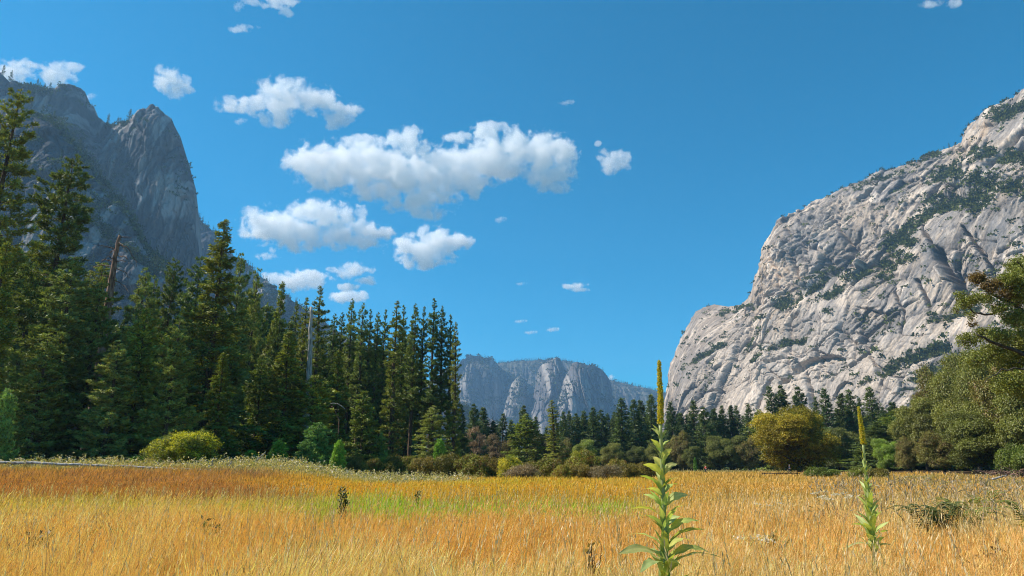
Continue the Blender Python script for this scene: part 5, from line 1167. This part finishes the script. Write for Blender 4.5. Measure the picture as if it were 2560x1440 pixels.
def mullein(label, Y, stem, spike_top, leaves, scale, seed, lw, fill=(0.2, 1.2), nfill=26, spike_r=0.0205):
    rg = np.random.default_rng(seed)
    base = at(*stem[0], Y); base[2] = float(gz(base[0], Y)); o = empty('mullein', tuple(base))
    rel = lambda px, py, d=0.0: at(px, py, Y + d) - base
    sp = np.array([rel(a, b) for a, b in stem]); sp[0] = [sp[0][0], 0, 0]
    u = np.linspace(0, len(sp) - 1, 26); S = np.stack([np.interp(u, np.arange(len(sp)), sp[:, i]) for i in range(3)], -1)
    G = Geo(); G.tube(S, np.linspace(0.020, 0.012, 26) * scale, 10, (0.40, 0.44, 0.16)); link('stem', G.mesh('mullein_stem', MLEAF, True), o)
    # flower spike
    top = rel(*spike_top); b = S[-1]; G = Geo(); k = 30
    SP = b + (top - b) * np.linspace(0, 1, k)[:, None] + np.stack([0.004 * np.sin(np.linspace(0, 5, k)), np.zeros(k), np.zeros(k)], -1)
    rr = spike_r * scale * (0.88 - 0.42 * np.linspace(0, 1, k) ** 1.5); rr[-1] *= 0.5
    G.tube(SP, rr * 0.8, 10, (0.36, 0.33, 0.035))
    L = np.linalg.norm(top - b); n = 900
    f = np.sort(rg.uniform(0, 1, n)); az = np.arange(n) * 2.39996 + rg.normal(size=n) * .2
    c = np.stack([np.interp(f, np.linspace(0, 1, k), SP[:, i]) for i in range(3)], -1); r_ = np.interp(f, np.linspace(0, 1, k), rr)
    c = c + np.stack([np.cos(az) * r_ * .72, np.sin(az) * r_ * .72, 0 * az], -1)
    r_ = r_ * (1 + 0.45 * vnoise(f * 60, az * 0.8, 0, seed)) * rg.uniform(.8, 1.25, n)
    ok = rg.random(n) < 0.85; c, f, az, r_ = c[ok], f[ok], az[ok], r_[ok]; n = len(c)
    for q in range(4):
        d = np.stack([np.cos(az), np.sin(az), np.full(n, .7)], -1) + rg.normal(size=(n, 3)) * .45
        cl = np.where(rg.random((n, 1)) < 0.55 - 0.2 * f[:, None], np.array([[0.74, 0.60, 0.06]]), np.array([[0.62, 0.58, 0.07]]))
        cl = np.where(rg.random((n, 1)) < 0.14, np.array([[0.72, 0.62, 0.30]]), cl)
        G.rhombs(c, d, r_ * rg.uniform(.45, .95, n), r_ * .50, rg, cl * rg.uniform(.75, 1.2, (n, 1)))
    link('flower_spike', G.mesh('mullein_spike', MFLOW), o)
    def ax(z): return np.array([np.interp(z, S[:, 2], S[:, i]) for i in range(3)])
    c0 = (0.46, 0.52, 0.15)
    def lf(bp, tp, w, sag=0.12):
        V, q, cc = mullein_leaf(bp, tp, w, rg, c0, sag); g = Geo(); g.add(V, q, None, cc)
        ob = link('leaf', g.mesh('mullein_leaf', MLEAF, True), o)
        md = ob.modifiers.new('s', 'SUBSURF'); md.levels = md.render_levels = 1
    for (bx, by, tx, ty, d, w) in leaves:
        bp, tp = rel(bx, by), rel(tx, ty, d); lf(bp, tp, min(w * lw * np.linalg.norm(tp - bp) ** 0.7, 0.098))
    z0, z1 = fill
    for i in range(nfill):
        f = i / nfill; z = z0 + (z1 - z0) * f; az = i * 2.4 + rg.normal() * .2
        Ls = (0.30 * (1 - f) + 0.11) * scale * rg.uniform(.8, 1.1); bp = ax(z)
        h = np.array([math.cos(az) * 0.55, math.sin(az), 0]); tp = bp + h * Ls * (.62 - .25 * f) + [0, 0, Ls * (.75 + .4 * f)]
        lf(bp, tp, 0.17 * Ls + .010, 0.25)
    tag(o, label, 'mullein', 'flowering mullein stalks'); return o
s8 = lambda x, y: (1480 + x / 2.571, 880 + y / 2.571)
def L8(bx, by, tx, ty, d, w=1.0): a, b = s8(bx, by), s8(tx, ty); return (a[0], a[1], b[0], b[1], d, w)
ML = [L8(432, 545, 390, 462, -.02, .8), L8(434, 560, 385, 485, .03), L8(436, 640, 380, 552, -.08), L8(440, 690, 368, 598, .02), L8(446, 760, 398, 665, .12, 1.3), L8(440, 790, 333, 713, -.1, 1.25), L8(444, 880, 314, 786, 0), L8(448, 930, 345, 868, -.12),
      L8(452, 1000, 336, 906, .08, 1.3), L8(452, 1060, 258, 992, .05, 1.15), L8(455, 1130, 303, 1037, -.12, 1.1), L8(460, 1250, 232, 1158, .1, 1.25), L8(462, 1330, 172, 1272, -.15, 1.2), L8(466, 1370, 310, 1392, -.3, 1.4), L8(464, 1340, 330, 1250, .2, 1.1),
      L8(452, 560, 478, 498, .03, .8), L8(456, 610, 512, 560, .06), L8(458, 700, 508, 615, -.1, 1.3), L8(460, 720, 500, 640, .1), L8(462, 790, 547, 708, .12), L8(465, 880, 553, 795, -.06, 1.3), L8(476, 990, 612, 905, .12, 1.1), L8(478, 1075, 626, 968, -.1, 1.15),
      L8(482, 1170, 680, 1066, .12, 1.2), L8(486, 1240, 712, 1122, -.12, 1.2), L8(490, 1330, 752, 1262, .2, 1.4), L8(500, 1370, 832, 1298, .05, 1.35), L8(486, 1420, 566, 1345, -.3, 1.6), L8(470, 900, 545, 840, .15), L8(482, 1120, 590, 1050, .2), L8(484, 1280, 620, 1190, .25, 1.1)]
mullein('tall leafy mullein with a long yellow spike, nearest plant in the foreground', 5.6, [(1668, 1530), (1666, 1440), (1662, 1350), (1658, 1250), (1655, 1160), (1651, 1060)], (1649, 900), ML, 1.15, 301, 0.185, (0.25, 1.55), 34)
R8 = lambda bx, by, tx, ty, d, w=1.0: L8(bx, by, tx, ty, d, w)
MR = [R8(1736, 600, 1716, 560, 0), R8(1742, 680, 1718, 615, .03), R8(1748, 740, 1722, 660, -.03), R8(1756, 830, 1722, 780, 0), R8(1762, 900, 1715, 850, .05), R8(1770, 960, 1718, 910, -.04), R8(1776, 1010, 1725, 925, .02), R8(1752, 690, 1770, 640, .03), R8(1760, 800, 1780, 720, 0),
      R8(1776, 900, 1800, 840, .05), R8(1786, 990, 1818, 935, 0), R8(1792, 1060, 1838, 975, .06, 1.3), R8(1796, 1150, 1666, 1098, 0, .9), R8(1804, 1190, 1692, 1140, .1, .9), R8(1806, 1180, 1890, 1090, 0, 1.1), R8(1812, 1210, 1902, 1140, .08), R8(1808, 1240, 1622, 1255, .05, .8), R8(1800, 1180, 1745, 1090, -.1, 1.2),
      R8(1806, 1230, 1762, 1160, -.15, 1.4), R8(1818, 1260, 1930, 1235, 0, .8)]
mullein('slimmer mullein with a short yellow spike standing alone at the right', 8.4, [(2190, 1460), (2184, 1370), (2176, 1280), (2166, 1190), (2158, 1110)], (2147, 1016), MR, 1.15, 302, 0.135, (0.45, 1.5), 30, 0.023)

# ------------------------------------------------------------------ ferns, flower heads, dark dock plants
FERN = leaf_mat('fern_frond', 0.35, gloss=0.05, vary=0.05)
def fern(loc, R, lb, seed, nf=11, col=(0.16, 0.19, 0.03)):
    rg = np.random.default_rng(seed); o = empty('bracken_fern', loc)
    for k in range(nf):
        az = k * 2.4 + rg.normal() * .3; L = R * rg.uniform(.75, 1.2); G = Geo(); u = np.linspace(0, 1, 12)
        h = np.array([math.cos(az), math.sin(az)]); r = L * u ** 1.6; z = 0.88 * (1 - (1 - u) ** 2.2) * rg.uniform(.75, 1.15) - 0.22 * u ** 3
        pts = np.stack([h[0] * r, h[1] * r, z], -1); pts[0, 2] = 0; G.tube(pts, 0.006, 4, (.2, .2, .04), False)
        n = 46; f = np.linspace(.18, .98, n); side = np.where(np.arange(n) % 2, 1., -1.); c = np.stack([np.interp(f, u, pts[:, i]) for i in range(3)], -1)
        d = np.stack([-h[1] * side + h[0] * .5, h[0] * side + h[1] * .5, np.full(n, -.1)], -1)
        G.rhombs(c, d, L * .42 * (1.05 - f), 0.05, rg, np.asarray(col) * rg.uniform(.7, 1.3, (n, 1)), up=np.array([0, 0, 1.]))
        link('frond', G.mesh('frond', FERN), o)
    tag(o, lb, 'fern', 'ferns at the right')
for px, Y, R, lb, sd_ in [(2300, 15.5, .75, 'dark green bracken fern left of a pair at the right', 1), (2345, 15.8, .6, 'yellow-green bracken fern touching the dark one', 2), (2402, 16.5, .8, 'bright bracken fern, right one of the pair', 3), (2450, 22, .6, 'small dull fern behind the bright one', 4), (2545, 15.5, .6, 'fern clump at the right border', 5)]:
    fern(gnd(px, Y), R, lb, sd_, col=(.09, .12, .03) if 'dark' in lb else (.24, .26, .045))
def umbel(px, Y, hh, lb, seed, n=7):
    x, y, g = gnd(px, Y); rg = np.random.default_rng(seed); o = empty('flowering_plant', (x, y, g)); St, Fl = Geo(), Geo()
    for k in range(n):
        e = np.array([rg.uniform(-.5, .5), rg.uniform(-.2, .2), hh * rg.uniform(.88, 1.05)]); b = e * [.3, .3, 0]
        St.tube([b, (b + e) / 2 + rg.normal(size=3) * .03, e], [.006, .005, .004], 4, (.3, .25, .1), False)
        m = 40; c = e + rg.normal(size=(m, 3)) * [.055, .055, .012]
        Fl.rhombs(c, rg.normal(size=(m, 3)) + [0, 0, .6], .03, .028, rg, np.array([.75, .68, .55]) * rg.uniform(.7, 1.2, (m, 1)))
    link('stem', St.mesh('flower_stems', GRASS), o); link('flower', Fl.mesh('flower_heads', GRASS), o); tag(o, lb, 'flowers', 'pale flower heads left of the small mullein')
umbel(2062, 22, .80, 'cream flower heads farther left of the slim mullein', 11, 9); umbel(2085, 19.5, .78, 'cream flower heads nearer to the slim mullein', 12, 9)
umbel(1822, 9.2, .62, 'faded tan flower head right of the tall mullein', 13, 3); umbel(1912, 20, .6, 'few faded flower heads between the two mulleins', 14, 3)
def dock(px, Y, hh, lb, seed, n=130, R=.22, col=(.07, .08, .025)):
    x, y, g = gnd(px, Y); rg = np.random.default_rng(seed); o = empty('dock_plant', (x, y, g)); St, Lf = Geo(), Geo()
    for k in range(6):
        e = np.array([rg.normal() * R * .6, rg.normal() * R * .5, hh * rg.uniform(.7, 1.1)]); St.tube([e * [.1, .1, 0], e * [.6, .6, .5], e], [.008, .006, .003], 4, (.12, .07, .04), False)
        f = rg.uniform(.25, 1, (n // 6, 1)); c = e * f + rg.normal(size=(n // 6, 3)) * .03
        Lf.rhombs(c, rg.normal(size=(n // 6, 3)) * [1, 1, .5] + [0, 0, .5], .11, .05, rg, np.asarray(col) * rg.uniform(.5, 1.6, (n // 6, 1)))
    link('stem', St.mesh('dock_stems', GRASS), o); link('foliage', Lf.mesh('dock_leaves', BROAD), o); tag(o, lb, 'weed plant', 'dark weed plants in the meadow')
dock(862, 20, .95, 'single dark upright weed in the middle of the pale grass', 21, 200, .13); dock(112, 10.5, .52, 'dark brown weed clump at lower left', 22, 160, .25, (.06, .045, .02)); dock(268, 13, .55, 'small dark weed right of the lower left clump', 23, 90, .16)
dock(1045, 26, .7, 'faint dark weed near the green strip at the centre', 24, 60, .1); dock(1905, 11, .55, 'greenish weed between the mulleins', 25, 120, .3, (.12, .13, .03)); dock(2430, 9, .6, 'brown weed at lower right', 26, 120, .2, (.16, .1, .04)); dock(1478, 8.6, .6, 'dry dark weed left of the tall mullein', 27, 36, .10, (.26, .18, .07))
dock(545, 14, .5, 'low green-brown weed at lower left centre', 28, 70, .2, (.1, .1, .03)); dock(1085, 8.5, .42, 'low brown weed at the bottom edge of the centre', 29, 60, .2, (.13, .09, .03))

# ------------------------------------------------------------------ boardwalk and hikers
PLANK = plain_mat('weathered_dark_wood', (0.06, 0.05, 0.045), 0.9)
def boardwalk():
    x, y, g = gnd(1950, 118); o = empty('boardwalk', (x, y, g)); A, B = Geo(), Geo()
    def box(G, a, b, col=(1, 1, 1)):
        (x0, y0, z0), (x1, y1, z1) = a, b; V = [(X_, Y_, Z_) for Z_ in (z0, z1) for Y_ in (y0, y1) for X_ in (x0, x1)]
        G.add(V, [(0, 2, 3, 1), (4, 5, 7, 6), (0, 1, 5, 4), (2, 6, 7, 3), (0, 4, 6, 2), (1, 3, 7, 5)], None, col)
    for i in range(18): box(A, (-3 + i * .33, -.6, .52), (-3 + i * .33 + .29, .6, .58))
    for i in range(7): box(B, (-2.9 + i * .97, -.5, 0), (-2.75 + i * .97, -.35, .42)); box(B, (-2.9 + i * .97, .35, 0), (-2.75 + i * .97, .5, .42))
    for y_ in (-.5, .38): box(B, (-3, y_, .42), (3, y_ + .12, .517))
    link('deck', A.mesh('deck', PLANK), o); link('frame', B.mesh('frame', PLANK), o); tag(o, 'low dark boardwalk in the grass below the golden oak', 'boardwalk')
boardwalk()
SKIN = plain_mat('skin', (0.45, 0.27, 0.2), 0.6); BLACK = plain_mat('dark_cloth', (0.03, 0.03, 0.035)); RED = plain_mat('red_cloth', (0.42, 0.05, 0.03)); WHITE = plain_mat('white_cloth', (0.7, 0.72, 0.75)); BLUE = plain_mat('blue_cloth', (0.05, 0.09, 0.2)); HAIR = plain_mat('hair', (0.05, 0.03, 0.02))
def skin_mesh(name, nodes, edges, mat, lv=2):
    me = bpy.data.meshes.new(name); me.from_pydata([n[:3] for n in nodes], edges, []); o = bpy.data.objects.new(name, me); COL.objects.link(o)
    o.modifiers.new('k', 'SKIN'); 
    for i, n in enumerate(nodes): me.skin_vertices[0].data[i].radius = (n[3], n[4] if len(n) > 4 else n[3]); me.skin_vertices[0].data[i].use_root = (i == 0)
    s = o.modifiers.new('s', 'SUBSURF'); s.levels = s.render_levels = lv
    m2 = bpy.data.meshes.new_from_object(o.evaluated_get(bpy.context.evaluated_depsgraph_get())); bpy.data.objects.remove(o)
    m2.name = name; m2.materials.clear(); m2.materials.append(mat)
    m2.polygons.foreach_set('use_smooth', np.ones(len(m2.polygons), bool)); return m2
def hiker(px, Y, rz, shirt, trouser, hat, lb, pack=True):
    x, y, g = gnd(px, Y); o = empty('person', (x, y, g), rz)
    N = [(0, 0, .95, .14, .11), (0, .02, 1.15, .13, .10), (0, .02, 1.38, .17, .11), (0, .03, 1.50, .055), (0, .05, 1.58, .075, .085), (0, .055, 1.68, .088, .10), (0, .05, 1.76, .05),
         (-.19, .02, 1.42, .06), (-.25, -.10, 1.16, .045), (-.22, .06, .95, .032), (-.215, .12, .89, .025), (.19, .02, 1.42, .06), (.25, .12, 1.17, .045), (.2, .32, 1.08, .032), (.19, .39, 1.09, .025),
         (-.10, 0, .90, .10), (-.11, .24, .52, .065), (-.11, .26, .10, .045), (-.11, .40, .045, .04), (.10, 0, .90, .10), (.11, -.06, .50, .065), (.11, -.38, .16, .045), (.11, -.30, .045, .04)]
    E_ = [(0, 1), (1, 2), (2, 3), (3, 4), (4, 5), (5, 6), (2, 7), (7, 8), (8, 9), (9, 10), (2, 11), (11, 12), (12, 13), (13, 14), (0, 15), (15, 16), (16, 17), (17, 18), (0, 19), (19, 20), (20, 21), (21, 22)]
    link('body', skin_mesh('hiker_body', N, E_, SKIN), o)
    gz_ = lambda i, k=1.22: (N[i][0], N[i][1], N[i][2], N[i][3] * k, (N[i][4] if len(N[i]) > 4 else N[i][3]) * k)
    link('shirt', skin_mesh('hiker_shirt', [gz_(1, 1.15), (0, 0, .96, .165, .135), gz_(2, 1.15), gz_(7), gz_(8), gz_(11), gz_(12)], [(0, 1), (0, 2), (2, 3), (3, 4), (2, 5), (5, 6)], shirt), o)
    link('trousers', skin_mesh('hiker_trousers', [(0, 0, .97, .155, .125), gz_(15), gz_(16), gz_(17), gz_(19), gz_(20), gz_(21)], [(0, 1), (1, 2), (2, 3), (0, 4), (4, 5), (5, 6)], trouser), o)
    link('hat', skin_mesh('hiker_hat', [(0, .05, 1.73, .125, .14), (0, .05, 1.80, .085, .09)], [(0, 1)], hat, 1), o)
    if pack: link('backpack', skin_mesh('hiker_pack', [(0, -.20, 1.05, .13, .10), (0, -.22, 1.28, .15, .12), (0, -.20, 1.48, .10, .08)], [(0, 1), (1, 2)], BLACK, 1), o)
    tag(o, lb, 'person')
hiker(1764, 150, 1.9, RED, BLACK, RED, 'person in a red top and dark trousers walking through the meadow')
hiker(1973, 142, -2.2, BLUE, BLACK, WHITE, 'person in dark clothes with a white hat beside the golden oak', False)
